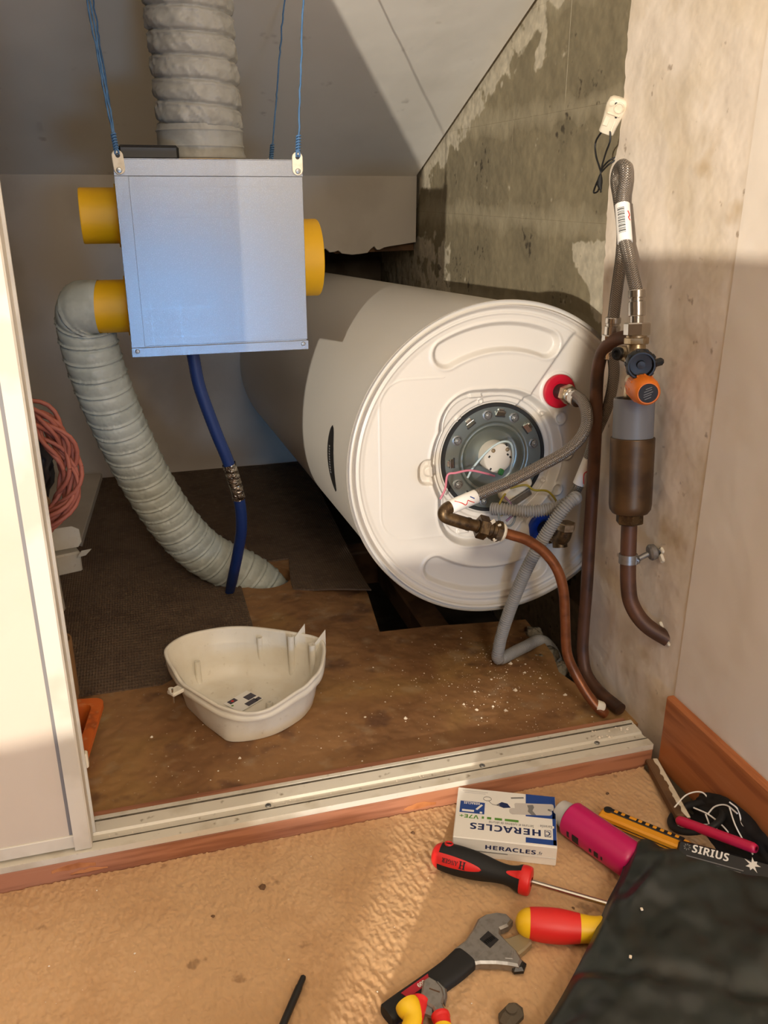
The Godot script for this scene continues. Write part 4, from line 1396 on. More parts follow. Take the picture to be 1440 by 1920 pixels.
func wall_plumbing():
	# safety group, drain sleeve and drain pipe, standing along a line that leans a little
	var top := Vector3(0.680, 0.662, -1.076)
	var dn := (Vector3(0.678, 0.361, -1.037) - Vector3(0.680, 0.662, -1.076)).normalized()
	var P := func(y: float) -> Vector3: return top + dn * ((top.y - y) / -dn.y) - top
	var o := thing("safety_valve", "brass safety valve group with a black knob and orange cap on the wall", "valve", top)
	var b := B()
	nut(b, P.call(0.658), dn, 0.0185, 0.018, 0.2)
	obj("union_nut", b, M.chrome, o)
	b = B()
	nut(b, P.call(0.638), dn, 0.0170, 0.010, 0.0)
	lathe(b, V2([0.0, 0.0, 0.0145, 0.0, 0.0145, 0.006, 0.013, 0.007]), P.call(0.644), dn, 24)
	obj("inlet_nut", b, M.brass_nickel, o)
	b = B()
	lathe(b, V2([0.0, -0.002, 0.013, -0.002, 0.0135, 0.012, 0.0155, 0.018, 0.0155, 0.034, 0.012, 0.042, 0.0115, 0.056, 0.0145, 0.062, 0.016, 0.070, 0.016, 0.078, 0.013, 0.084, 0.013, 0.092, 0.011, 0.094, 0.0, 0.094]), P.call(0.630), dn, 28)
	var c0: Vector3 = P.call(0.611)
	var kd := Vector3(-0.42, -0.06, 1).normalized()
	tube(b, spline([c0, c0 + kd * 0.02, c0 + kd * 0.040], 4), func(l, _t, _a): return 0.0145 if l < 0.03 else 0.0165, 24)
	var ld := Vector3(-0.45, 0.10, -0.9).normalized()
	tube(b, spline([c0, c0 + ld * 0.02, c0 + ld * 0.028], 4), func(l, _t, _a): return 0.0135 - l * 0.12, 24)
	var od := Vector3(-0.30, -0.02, 1).normalized()
	var c1: Vector3 = P.call(0.576)
	tube(b, spline([c1, c1 + od * 0.012, c1 + od * 0.028], 4), 0.0150, 24)
	obj("valve_body", b, M.brass_nickel, o)
	b = B()
	lathe(b, V2([0, 0, 0.017, 0, 0.0205, 0.003, 0.0205, 0.013, 0.0185, 0.017, 0.0165, 0.017, 0.0150, 0.011, 0.006, 0.010, 0.0055, 0.014, 0.0, 0.0145]), c0 + kd * 0.036, kd, 40)
	var kx := axes(kd)
	box(b, c0 + kd * 0.046 + Vector3(0.020, 0.004, 0.010), Vector3(0.016, 0.010, 0.010), Basis(Vector3(0, 0, 1), 0.2), 0.003)
	for k in 10:
		var a := TAU * k / 10.0
		box(b, c0 + kd * 0.0445 + kx * Vector3(cos(a), sin(a), 0) * 0.0203, Vector3(0.003, 0.005, 0.010), kx * Basis(Vector3(0, 0, 1), a), 0.001)
	obj("drain_knob", b, M.black_plastic, o, "black drain knob")
	b = B()
	lathe(b, V2([0, 0, 0.0085, 0, 0.0095, 0.003, 0.0095, 0.008, 0.008, 0.010, 0.005, 0.010, 0.004, 0.007, 0.0, 0.007]), c0 + ld * 0.024 + Vector3(-0.004, 0, 0.004), Vector3(-0.75, 0.05, 0.3), 28)
	obj("plug", b, M.black_plastic, o, "small black plug")
	b = B()
	lathe(b, V2([0, 0, 0.0180, 0.0, 0.0200, 0.003, 0.0205, 0.016, 0.0195, 0.034, 0.0175, 0.044, 0.0145, 0.048, 0.0135, 0.048, 0.0130, 0.0465, 0.0, 0.0465]), c1 + od * 0.022, od, 44)
	var ox := axes(od)
	for k in 12:
		var a := TAU * k / 12.0
		box(b, c1 + od * 0.036 + ox * Vector3(cos(a), sin(a), 0) * 0.0203, Vector3(0.0015, 0.003, 0.020), ox * Basis(Vector3(0, 0, 1), a), 0.0005)
	var cap := obj("pressure_cap", b, M.orange, o, "orange pressure cap")
	b = B()
	lathe(b, V2([0.0130, 0, 0.0130, 0.0012, 0.0, 0.0014]), c1 + od * 0.0686, od, 36)
	obj("badge", b, M.print_black, cap, "black badge with small print")
	b = B()
	for q in 5:
		box(b, c1 + od * 0.0702 + ox * Vector3(0.0008 * (q % 2), -0.007 + q * 0.0035, 0), Vector3(0.013 - 0.002 * absf(q - 2), 0.0009, 0.0003), ox * Basis(Vector3(0, 0, 1), 0.4), 0.0)
	obj("small_print", b, M.print_grey, cap)
	o = thing("drain_funnel", "grey plastic sleeve in a bronze coloured trap above the copper drain", "drain trap", P.call(0.547) + top)
	var o2 := o.position - top
	b = B()
	lathe(b, V2([0.0245, -0.003, 0.0285, -0.003, 0.0290, 0.0, 0.0290, 0.060, 0.0245, 0.060, 0.0245, -0.003]), P.call(0.550) - o2, dn, 48)
	lathe(b, V2([0.0245, 0.003, 0.0, 0.004]), P.call(0.550) - o2, dn, 40, true)
	obj("grey_sleeve", b, M.grey_pvc, o, "grey plastic sleeve")
	b = B()
	var tn := noise(501, 1.0, 2)
	tube(b, resample(PackedVector3Array([P.call(0.497) - o2, P.call(0.488) - o2]), 0.001), func(l, _t, a): return 0.0293 + 0.0008 * tn.get_noise_2d(a * 3.0, l * 300.0), 48, false)
	obj("verdigris_ring", b, mat(C(78, 112, 96), 0.8), o, "green verdigris ring")
	b = B()
	lathe(b, V2([0.0292, -0.001, 0.0315, 0.0, 0.0318, 0.001, 0.0310, 0.098, 0.0300, 0.106, 0.0260, 0.112, 0.012, 0.113, 0.0, 0.113]), P.call(0.496) - o2, dn, 48)
	obj("bronze_trap", b, M.bronze, o)
	b = B()
	nut(b, P.call(0.384) - o2, dn, 0.0205, 0.016, 0.35)
	lathe(b, V2([0.0, 0.0, 0.016, 0, 0.016, 0.004, 0.013, 0.004]), P.call(0.387) - o2, dn, 28)
	obj("union_nut", b, M.old_brass, o)
	o = thing("copper_pipe", "short copper drain pipe bending into the plaster wall under the bronze trap", "pipe", Vector3(0.678, 0.373, -1.039))
	var og := o.position
	var dp := V3([0.678, 0.372, -1.0385, 0.678, 0.320, -1.032, 0.679, 0.275, -1.025, 0.682, 0.248, -1.018, 0.691, 0.226, -1.005, 0.705, 0.211, -0.992, 0.7255, 0.199, -0.975])
	for k in dp.size(): dp[k] -= og
	b = B()
	tube(b, resample(spline(dp, 12), 0.004), 0.0118, 26)
	obj("tube", b, M.dull_copper, o)
	b = B()
	lathe(b, V2([0.0118, -0.007, 0.0140, -0.007, 0.0140, 0.007, 0.0118, 0.007]), Vector3(0.678, 0.314, -1.0312) - og, dn, 28)
	box(b, Vector3(0.688, 0.314, -1.0215) - og, Vector3(0.012, 0.013, 0.004), Basis(Vector3.UP, 0.5), 0.001)
	screw(b, Vector3(0.686, 0.314, -1.0195) - og, Vector3(-0.4, 0, 1), 0.0040)
	tube(b, spline([Vector3(0.690, 0.316, -1.022) - og, Vector3(0.706, 0.322, -1.022) - og, Vector3(0.7235, 0.326, -1.020) - og], 5), 0.0042, 14)
	lathe(b, V2([0, -0.002, 0.010, 0.0, 0.0125, 0.003, 0.0115, 0.010, 0.006, 0.014, 0.0, 0.014]), Vector3(0.706, 0.3235, -1.022) - og, Vector3(1, 0.2, 0.15), 24)
	obj("pipe_clip", b, M.brushed, o, "metal pipe clip screwed to the wall")
	for q in [[0.7215, 0.318, -1.010, 0.010], [0.722, 0.330, -1.012, 0.007], [0.722, 0.215, -0.992, 0.008], [0.7215, 0.196, -0.968, 0.006]]:
		b = B()
		box(b, Vector3(q[0], q[1], q[2]) - og, Vector3(0.005, q[3], q[3] * 1.4), Basis(Vector3(1, 0, 0), q[3] * 80.0), 0.002)
		obj("plaster_lump", b, M.old_white, o)
	# brown water pipe along the wall edge
	o = thing("water_pipe", "dark brown painted pipe running down the edge of the plaster wall to the floor", "pipe", Vector3(0.690, 0.03, -1.10))
	og = o.position
	var bp := V3([0.706, 0.628, -1.118, 0.702, 0.6275, -1.136, 0.697, 0.620, -1.158, 0.692, 0.603, -1.178, 0.690, 0.578, -1.187, 0.690, 0.546, -1.188, 0.690, 0.480, -1.180, 0.690, 0.392, -1.173, 0.690, 0.300, -1.168, 0.690, 0.205, -1.162, 0.690, 0.125, -1.160, 0.690, 0.082, -1.155, 0.691, 0.050, -1.138, 0.696, 0.036, -1.100, 0.704, 0.0345, -1.045])
	for k in bp.size(): bp[k] -= og
	b = B()
	tube(b, resample(spline(bp, 12), 0.004), 0.0102, 24)
	obj("tube", b, M.dull_copper, o)
	# looped hose from the tee up and down again into the safety group
	o = thing("braided_hose", "braided steel hose looped upright against the plaster wall, with a barcode label", "hose", Vector3(0.700, 0.619, -1.173))
	og = o.position
	var lp := V3([0.700, 0.645, -1.174, 0.700, 0.695, -1.171, 0.700, 0.742, -1.167, 0.700, 0.779, -1.171, 0.700, 0.820, -1.188, 0.699, 0.846, -1.199, 0.698, 0.862, -1.193, 0.696, 0.866, -1.177, 0.694, 0.850, -1.167, 0.690, 0.820, -1.163, 0.685, 0.780, -1.145, 0.682, 0.745, -1.119, 0.680, 0.711, -1.093, 0.680, 0.696, -1.083])
	for k in lp.size(): lp[k] -= og
	b = B()
	tube(b, resample(spline(lp, 10), 0.004), 0.0090, 22)
	obj("braid", b, M.braid, o)
	b = B()
	ferrule(b, Vector3(0.680, 0.702, -1.085) - og, Vector3(0, -0.040, 0.008), 0.0118, 0.036)
	lathe(b, V2([0.009, 0, 0.009, 0.010, 0.0125, 0.012, 0.0125, 0.016]), Vector3(0.680, 0.668, -1.0780) - og, Vector3(0, -0.040, 0.006), 28)
	obj("ferrule", b, M.chrome, o)
	b = B()
	ferrule(b, Vector3(0.700, 0.652, -1.1735) - og, Vector3(0, -1, 0), 0.0118, 0.030)
	obj("ferrule", b, M.chrome, o)
	b = B()
	nut(b, Vector3(0.700, 0.626, -1.1735) - og, Vector3(0, -1, 0), 0.0150, 0.012, 0.2)
	obj("swivel_nut", b, M.chrome, o)
	b = B()
	var s0 := Vector3(0.6895, 0.813, -1.1605) - og
	var s1 := Vector3(0.6832, 0.763, -1.133) - og
	tube(b, PackedVector3Array([s0, s1]), 0.0106, 32)
	var lab := obj("label_sleeve", b, M.paper, o, "white barcode label sleeve")
	var ax := (s1 - s0).normalized()
	var zz := (Vector3(0, 0.832, 0) - og - s0).normalized()
	zz = (zz - ax * zz.dot(ax)).normalized()
	var sd := zz.cross(ax)
	var stripes := B()
	var t := 0.008
	var q0 := 0
	while t < 0.046:
		var w: float = [0.0008, 0.0016, 0.0006, 0.0011][q0 % 4]
		var rows := [PackedVector3Array(), PackedVector3Array()]
		for k in 8:
			var a := -0.75 + k * 0.14
			var dir := zz * cos(a) + sd * sin(a)
			rows[0].append(s0 + ax * t + dir * 0.0108)
			rows[1].append(s0 + ax * (t + w) + dir * 0.0108)
		grid(stripes, rows, false, zz)
		t += w + [0.0010, 0.0007, 0.0014][q0 % 3]
		q0 += 1
	obj("barcode", stripes, M.print_black, lab)
	b = B()
	tube(b, spline([s0 + ax * 0.014 + (zz * cos(0.7) + sd * sin(0.7)) * 0.0107, s0 + ax * 0.020 + (zz * cos(0.95) + sd * sin(0.95)) * 0.0107, s0 + ax * 0.024 + (zz * cos(0.75) + sd * sin(0.75)) * 0.0107, s0 + ax * 0.028 + (zz * cos(1.0) + sd * sin(1.0)) * 0.0107], 4), 0.0009, 6)
	obj("red_mark", b, M.print_red, lab)
	# old white flex outlet with its black wires, hanging at the wall edge
	o = thing("cable_connector", "old white plastic cable connector hanging on black wires at the edge of the plaster wall", "connector", Vector3(0.716, 0.952, -1.246))
	og = o.position
	var ca := Vector3(0.717, 0.957, -1.242)
	var cb := Vector3(0.712, 0.917, -1.262)
	var cd := (cb - ca).normalized()
	var cz := Vector3(-0.55, -0.25, 0.8)
	cz = (cz - cd * cz.dot(cd)).normalized()
	var cbs := Basis(cd.cross(cz), cd, cz)
	b = B()
	var rws := []
	for l in [[-0.004, 0.006, 0.004], [-0.003, 0.011, 0.007], [0.0, 0.0145, 0.010], [0.008, 0.0160, 0.0112], [0.016, 0.0152, 0.0108], [0.026, 0.0135, 0.0092], [0.036, 0.0122, 0.0080], [0.047, 0.0118, 0.0074], [0.0485, 0.010, 0.006]]:
		var row := PackedVector3Array()
		for k in 33:
			var a := TAU * (k % 32) / 32.0
			row.append(ca - og + cd * l[0] + cbs * Vector3(signf(cos(a)) * pow(absf(cos(a)), 0.7) * l[1], 0, signf(sin(a)) * pow(absf(sin(a)), 0.7) * l[2]))
		rws.append(row)
	grid(b, rws, true)
	poly(b, Array(rws[-1].slice(0, 32)), cd)
	poly(b, Array(rws[0].slice(0, 32)), -cd)
	obj("housing", b, M.old_white, o)
	b = B()
	lathe(b, V2([0.0075, -0.001, 0.0075, 0.0018, 0.0065, 0.0024, 0.0058, 0.0018, 0.0058, 0.0006, 0.0, 0.0004]), ca - og + cd * 0.007 + cbs.x * -0.004 + cz * 0.0105, cz, 24)
	lathe(b, V2([0.0040, -0.001, 0.0040, 0.002, 0.0032, 0.0026, 0.0, 0.0026]), ca - og + cd * 0.004 + cbs.x * 0.008 + cz * 0.0100, cz, 18)
	box(b, ca - og + cd * 0.018 + cz * 0.0106, Vector3(0.020, 0.003, 0.003), cbs, 0.001)
	box(b, ca - og + cd * 0.036 + cbs.x * -0.006 + cz * 0.0080, Vector3(0.0035, 0.022, 0.002), cbs, 0.0008)
	box(b, ca - og + cd * 0.030 + cbs.x * 0.006 + cz * 0.0085, Vector3(0.008, 0.014, 0.002), cbs, 0.0008)
	obj("terminal_screw", b, M.old_white, o)
	b = B()
	lathe(b, V2([0.0018, 0, 0.0, 0.0003]), ca - og + cd * 0.020 + cbs.x * -0.005 + cz * 0.0108, cz, 12)
	lathe(b, V2([0.0022, 0, 0.0, 0.0003]), ca - og + cd * 0.003 + cbs.x * 0.002 + cz * 0.0108, cz, 12)
	obj("screw_hole", b, M.print_black, o)
	for wq in [[0.712, 0.920, -1.272, 0.712, 0.904, -1.293, 0.712, 0.885, -1.290, 0.712, 0.867, -1.276, 0.712, 0.857, -1.270, 0.712, 0.842, -1.281, 0.712, 0.830, -1.287, 0.712, 0.832, -1.274, 0.712, 0.846, -1.268], [0.712, 0.916, -1.252, 0.713, 0.902, -1.252, 0.713, 0.887, -1.261, 0.713, 0.867, -1.270, 0.713, 0.857, -1.272, 0.713, 0.842, -1.270, 0.713, 0.830, -1.266], [0.7125, 0.860, -1.272, 0.714, 0.867, -1.267, 0.717, 0.875, -1.257, 0.724, 0.880, -1.250], [0.7125, 0.858, -1.271, 0.714, 0.863, -1.265, 0.717, 0.870, -1.256, 0.724, 0.876, -1.250]]:
		b = B()
		var wp := V3(wq)
		for k in wp.size(): wp[k] -= og
		tube(b, spline(wp, 8), 0.0014, 10)
		obj("black_wire", b, M.black_plastic, o)
	b = B()
	tube(b, spline([Vector3(0.7125, 0.856, -1.271) - og, Vector3(0.712, 0.842, -1.2705) - og, Vector3(0.713, 0.834, -1.267) - og], 6), func(l, tt, _a): return 0.0018 + 0.0026 * sin(PI * clampf(l / tt, 0.0, 1.0)), 12)
	obj("tape_wrap", b, M.black_rubber, o)

# ------------------------------------------------------------------ left corner behind the door
func left_corner():
	var o := thing("storage_box", "plain white storage box standing half behind the sliding door", "box", Vector3(-0.42, 0.02, -1.362))
	var b := B()
	box(b, Vector3(0, 0.15, 0), Vector3(0.44, 0.30, 0.20), Basis(), 0.004)
	obj("carton", b, M.white_wall, o)
	o = thing("garment_bag", "crumpled dark bag lying inside the coil of pink cable", "bag", Vector3(-0.235, 0.320, -1.35))
	b = B()
	var nz := noise(601, 1.0, 3)
	var rows := []
	for r in 25:
		var row := PackedVector3Array()
		var ph := PI * r / 24.0
		for k in 41:
			var a := TAU * (k % 40) / 40.0
			var d := Vector3(sin(ph) * cos(a), cos(ph), sin(ph) * sin(a))
			var rr := 1.0 + 0.16 * nz.get_noise_3d(d.x * 2.0, d.y * 2.0, d.z * 2.0) + 0.10 * nz.get_noise_3d(d.x * 5.0, d.y * 5.0, d.z * 5.0)
			row.append(Vector3(0, 0.115, 0) + d * Vector3(0.088, 0.098, 0.032) * rr)
		rows.append(row)
	grid(b, rows, true)
	obj("bag_skin", b, M.dark_bag, o)
	b = B()
	prism(b, PV([0, 0, 0.022, 0.004, 0.034, -0.016, 0.028, -0.046, 0.010, -0.052, 0.004, -0.020]), 0.004, Transform3D(Basis(Vector3.UP, 0.3), Vector3(0.050, 0.085, 0.036)), 0.001)
	obj("tan_flap", b, mat(C(156, 124, 88), 0.7), o, "tan flap")
	# coil of pink cable: many strands, plaited loosely
	o = thing("cable_coil", "coil of dusty pink electrical cable hanging over edge of a white box behind the door", "cable", Vector3(-0.222, 0.335, -1.285))
	for s in 15:
		b = B()
		var pts := PackedVector3Array()
		var p1 := rng.randf() * TAU
		var p2 := rng.randf() * TAU
		var r0 := 0.098 + rng.randf() * 0.010
		for k in 65:
			var a := TAU * k / 64.0
			var rr := r0 + 0.011 * sin(a * 3.0 + p1) + 0.005 * sin(a * 7.0 + p2)
			pts.append(Vector3(cos(a) * rr * 1.02, 0.116 + sin(a) * rr * 1.04, 0.013 * sin(a * 4.0 + p2) + 0.008 * cos(a * 3.0 + p1) + (s % 3 - 1) * 0.006))
		tube(b, pts, 0.0034, 9, false)
		obj("cable_strand", b, M.cable_pink, o)
	o = thing("white_board", "white board with a clipped lower corner standing behind the door edge", "board", Vector3(-0.33, 0.02, -1.69))
	b = B()
	prism(b, PV([-0.2, 0.0, 0.122, 0.0, 0.137, 0.018, 0.130, 0.23, 0.128, 0.42, -0.2, 0.42]), 0.012, Transform3D(Basis(Vector3.UP, -0.12), Vector3.ZERO), 0.001)
	obj("panel", b, M.white_wall, o)
	o = thing("floor_plank", "off-white plank lying along the back left of the closet floor", "plank", Vector3(-0.25, 0.02, -2.3))
	b = B()
	prism(b, PV([-0.40, -0.27, 0.108, -0.27, 0.072, 0.262, 0.028, 0.222, -0.40, 0.10]), 0.022, Transform3D(PLAN, Vector3.ZERO), 0.002)
	obj("plank_top", b, M.white_wall, o)
	o = thing("carton_scrap", "torn white carton scrap with a folded flap on the floor beside the door", "paper", Vector3(-0.195, 0.02, -1.90))
	b = B()
	box(b, Vector3(-0.02, 0.026, 0), Vector3(0.08, 0.05, 0.045), Basis(Vector3.UP, 0.3), 0.004)
	obj("carton", b, M.white_plastic, o)
	b = B()
	prism(b, PV([-0.05, 0.0, 0.022, 0.006, 0.030, 0.018, 0.027, 0.046, 0.012, 0.054, -0.05, 0.05]), 0.003, Transform3D(Basis(Vector3.RIGHT, -0.35), Vector3(0, 0.058, 0.015)), 0.0008)
	prism(b, PV([0, 0, 0.02, 0.004, 0.034, 0.018, 0.012, 0.016]), 0.003, Transform3D(Basis(), Vector3(0.016, 0.042, 0.022)), 0.0008)
	obj("flap", b, M.white_plastic, o)
	# orange tub behind the door edge
	o = thing("orange_tub", "orange plastic mixing tub on the closet floor behind the door", "tub", Vector3(-0.264, 0.02, -1.135), Basis(Vector3.UP, -0.14))
	b = B()
	var O := rounded(0.30, 0.190, 0.016, 4)
	var I := rounded(0.268, 0.158, 0.012, 4)
	var F := rounded(0.22, 0.112, 0.012, 4)
	var ring := func(pl: PackedVector2Array, y: float, k: float) -> PackedVector3Array:
		var r := PackedVector3Array()
		for q in pl.size() + 1: r.append(Vector3(pl[q % pl.size()].x * k, y, pl[q % pl.size()].y * k))
		return r
	grid(b, [ring.call(F, 0.0, 1.0), ring.call(I, 0.076, 1.0)], true)
	grid(b, [ring.call(I, 0.080, 1.0), ring.call(O, 0.080, 1.0)], true, Vector3.UP)
	grid(b, [ring.call(O, 0.080, 1.0), ring.call(O, 0.072, 1.0)], true)
	grid(b, [ring.call(I, 0.072, 1.02), ring.call(O, 0.072, 1.0)], true, Vector3.DOWN)
	obj("tub_shell", b, M.crate_orange, o)
	b = B()
	grid(b, [ring.call(F, 0.004, 0.97), ring.call(I, 0.080, 1.0)], true, Vector3.ZERO, [], true)
	poly(b, Array(ring.call(F, 0.004, 0.97).slice(0, F.size())), Vector3.UP)
	obj("tub_inside", b, M.crate_orange, o)
	o = thing("cardboard_tube", "tan cardboard tube end behind the orange tub", "tube", Vector3(-0.185, 0.02, -1.36))
	b = B()
	lathe(b, V2([0.030, 0, 0.030, 0.11, 0.027, 0.11, 0.027, 0.002]), Vector3.ZERO, Vector3.UP, 32)
	obj("tube", b, mat(C(150, 112, 72), 0.8), o)
	# brown fabric floor covering with a cut-out round the duct
	o = thing("floor_mat", "brown ribbed floor covering curling at its cut corner beside the heater", "mat", Vector3(0.1, 0.02, -2.0))
	b = B()
	var cn := noise(603, 1.0, 2)
	var mg := []
	# strips of the mat in plan: left part up to the cut-out, right part beyond it
	for part in [[-0.93, 0.205, -1.350, -2.58, 0], [0.205, 0.297, -1.830, -2.58, 1], [0.297, 0.46, -1.655, -2.58, 2]]:
		var rws := []
		for r in 41:
			var row := PackedVector3Array()
			for k in 25:
				var u := k / 24.0
				var x0: float = part[0]
				var x1: float = part[1]
				var zf: float = part[2]
				var t := r / 40.0
				if part[4] == 0:
					x1 = lerpf(0.165, 0.205, smoothstep(0.2, 0.5, t))
				if part[4] == 2:
					x1 = lerpf(0.428, 0.476, t)
					x0 = lerpf(0.272, 0.297, smoothstep(0.0, 0.25, t))
					zf = lerpf(-1.668, -1.592, u)
				if part[4] == 0:
					zf = lerpf(-1.350, -1.352, u) if u < 0.84 else lerpf(-1.352, -1.52, (u - 0.84) / 0.16)
				var x := lerpf(x0, x1, u)
				var z := lerpf(zf, part[3], t)
				var y := 0.0035 + 0.0012 * cn.get_noise_2d(x * 9.0, z * 9.0)
				if part[4] == 2: y += 0.012 * pow(maxf(0.0, 1.0 - t * 7.0), 2.0) * smoothstep(0.35, 1.0, u) + 0.004 * exp(-pow((u - 0.5) / 0.25, 2.0)) * maxf(0.0, 1.0 - t * 8.0)
				row.append(Vector3(x, y, z) - Vector3(0.1, 0.0, -2.0))
			rws.append(row)
		var lo := []
		grid(b, rws, false, Vector3.UP)
		# hem: the cut edge shows its thickness
		var e0 := PackedVector3Array()
		for p in rws[0]: e0.append(p - Vector3(0, 0.0035, 0))
		grid(b, [rws[0], e0], false, Vector3(0, 0, 1))
	obj("woven_cloth", b, M.mat_cloth, o)

# ------------------------------------------------------------------ plastic cover of the heater, lying like a bowl
func heater_cover():
	var o := thing("heater_cover", "white plastic heater cover lying open like a bowl on the closet floor", "cover", Vector3(0.13, 0.02, -1.25))
	var og := o.position
	var rim := V2([-0.004, -1.312, 0.004, -1.263, 0.022, -1.222, 0.074, -1.165, 0.105, -1.146, 0.137, -1.142, 0.195, -1.172, 0.225, -1.192, 0.243, -1.222, 0.253, -1.280, 0.212, -1.318, 0.134, -1.358, 0.079, -1.364, 0.027, -1.350])
	var rh := [0.112, 0.104, 0.092, 0.079, 0.076, 0.078, 0.086, 0.095, 0.101, 0.107, 0.108, 0.110, 0.111, 0.112]
	var bas := V2([0.022, -1.300, 0.021, -1.264, 0.045, -1.206, 0.071, -1.157, 0.105, -1.145, 0.150, -1.151, 0.192, -1.176, 0.212, -1.198, 0.226, -1.225, 0.234, -1.265, 0.200, -1.310, 0.130, -1.342, 0.078, -1.345, 0.038, -1.330])
	var per := 10
	var R := spline2(rim, per)
	var Bs := PackedVector2Array()
	var S := spline2(bas, per)
	# straight facets on the left of the base keep their corner
	for k in S.size():
		var seg := k / per
		if seg >= 1 and seg <= 2: Bs.append(bas[seg].lerp(bas[seg + 1], float(k % per) / per))
		else: Bs.append(S[k])
	var H := []
	for k in R.size():
		var seg := k / per
		var t := float(k % per) / per
		H.append(lerpf(rh[seg], rh[(seg + 1) % rh.size()], t * t * (3.0 - 2.0 * t)))
	var n := R.size()
	var cen := Vector2(0.125, -1.25)
	var row := func(f: float, out: float, y_of: Callable) -> PackedVector3Array:
		var r := PackedVector3Array()
		for k in n + 1:
			var q := k % n
			var p: Vector2 = Bs[q].lerp(R[q], f)
			p += (p - cen).normalized() * out
			r.append(Vector3(p.x, y_of.call(q), p.y) - og)
		return r
	var b := B()
	var rows := []
	rows.append(row.call(0.0, -0.002, func(_q): return 0.0205))
	rows.append(row.call(0.02, 0.0, func(_q): return 0.023))
	for s in range(1, 6):
		rows.append(row.call(0.14 * s, 0.0, func(q): return lerpf(0.023, 0.020 + (H[q] - 0.020) * 0.70, s / 5.0)))
	rows.append(row.call(0.74, 0.0005, func(q): return 0.020 + (H[q] - 0.020) * 0.712))
	rows.append(row.call(0.76, 0.0045, func(q): return 0.020 + (H[q] - 0.020) * 0.722))
	rows.append(row.call(0.80, 0.0062, func(q): return 0.020 + (H[q] - 0.020) * 0.735))
	rows.append(row.call(0.86, 0.0058, func(q): return 0.020 + (H[q] - 0.020) * 0.80))
	rows.append(row.call(0.93, 0.0040, func(q): return H[q] - 0.0105))
	rows.append(row.call(0.94, 0.0016, func(q): return H[q] - 0.0085))
	rows.append(row.call(0.97, 0.0030, func(q): return H[q] - 0.0060))
	rows.append(row.call(1.0, 0.0045, func(q): return H[q] - 0.0025))
	rows.append(row.call(1.0, 0.0025, func(q): return H[q]))
	rows.append(row.call(1.0, -0.0008, func(q): return H[q] - 0.0004))
	rows.append(row.call(1.0, -0.0025, func(q): return H[q] - 0.003))
	grid(b, rows, true)
	obj("outer_shell", b, M.white_plastic, o)
	b = B()
	rows = [row.call(1.0, -0.0025, func(q): return H[q] - 0.003), row.call(0.97, -0.0045, func(q): return H[q] - 0.012), row.call(0.86, -0.0075, func(q): return lerpf(0.03, H[q], 0.70)), row.call(0.84, -0.0105, func(q): return lerpf(0.03, H[q], 0.66)), row.call(0.4, -0.010, func(q): return lerpf(0.03, H[q], 0.25)), row.call(0.15, -0.014, func(_q): return 0.032), row.call(0.0, -0.022, func(_q): return 0.0275)]
	var flr := PackedVector3Array()
	for k in n + 1: flr.append(Vector3(cen.x, 0.0265, cen.y) - og)
	for f in [0.6, 0.3, 0.02]:
		var rr := PackedVector3Array()
		for p in rows[6]: rr.append(flr[0].lerp(p, f))
		rows.append(rr)
	grid(b, rows, true, Vector3.UP)
	obj("inner_shell", b, M.white_plastic, o)
	for q in [[0.205, -1.302, 0.113, 0.0058], [0.236, -1.270, 0.108, 0.0058], [0.155, -1.335, 0.100, 0.0050], [0.045, -1.325, 0.075, 0.0050], [0.150, -1.205, 0.050, 0.0055], [0.172, -1.195, 0.048, 0.0050]]:
		b = B()
		lathe(b, V2([q[3] * 1.25, 0.0, q[3], 0.02, q[3], q[2] - 0.030, q[3] * 0.45, q[2] - 0.030, q[3] * 0.45, q[2] - 0.040, 0, q[2] - 0.040]), Vector3(q[0], 0.028, q[1]) - og, Vector3.UP, 20)
		obj("screw_post", b, M.white_plastic, o)
	for q in [[0.222, -1.312, 0.4], [0.252, -1.282, 0.35]]:
		b = B()
		prism(b, PV([-0.011, 0.0, 0.011, 0.0, 0.011, 0.045, -0.004, 0.032, -0.011, 0.026]), 0.0022, Transform3D(Basis(Vector3.UP, q[2]), Vector3(q[0], 0.078, q[1]) - og), 0.0005)
		obj("snap_tab", b, M.white_plastic, o)
	b = B()
	box(b, Vector3(0.004, 0.088, -1.215) - og, Vector3(0.022, 0.007, 0.018), Basis(Vector3.UP, 0.6), 0.002)
	lathe(b, V2([0.0045, 0, 0.0045, 0.006, 0.002, 0.007, 0.0, 0.007]), Vector3(-0.003, 0.090, -1.212) - og, Vector3.UP, 16)
	var lg := obj("screw_lug", b, M.white_plastic, o)
	b = B()
	tube(b, PackedVector3Array([Vector3(-0.001, 0.097, -1.208) - og, Vector3(-0.001, 0.072, -1.208) - og]), 0.0018, 10)
	obj("screw", b, M.chrome, lg)
	# instruction sticker on the inside
	b = B()
	var lb := Basis(Vector3.UP, 0.62)
	var lc := Vector3(0.112, 0.0292, -1.248) - og
	box(b, lc, Vector3(0.052, 0.0005, 0.040), lb, 0.0)
	var st := obj("sticker", b, M.paper, o, "white sticker with small dark pictures")
	b = B()
	for q in [[-0.012, -0.014, 0.016, 0.010], [0.016, -0.002, 0.018, 0.014], [0.006, 0.013, 0.022, 0.011], [0.020, 0.014, 0.010, 0.008]]:
		box(b, lc + lb * Vector3(q[0], 0.0004, q[1]), Vector3(q[2], 0.0003, q[3]), lb, 0.0)
	obj("picture", b, mat(C(70, 66, 76), 0.6), st)
	b = B()
	lathe(b, V2([0.0022, 0, 0, 0.0002]), lc + lb * Vector3(-0.021, 0.0004, -0.004), Vector3.UP, 14)
	obj("green_dot", b, M.print_green, st)
	b = B()
	lathe(b, V2([0.0026, 0, 0, 0.0002]), lc + lb * Vector3(-0.012, 0.0007, -0.014), Vector3.UP, 14)
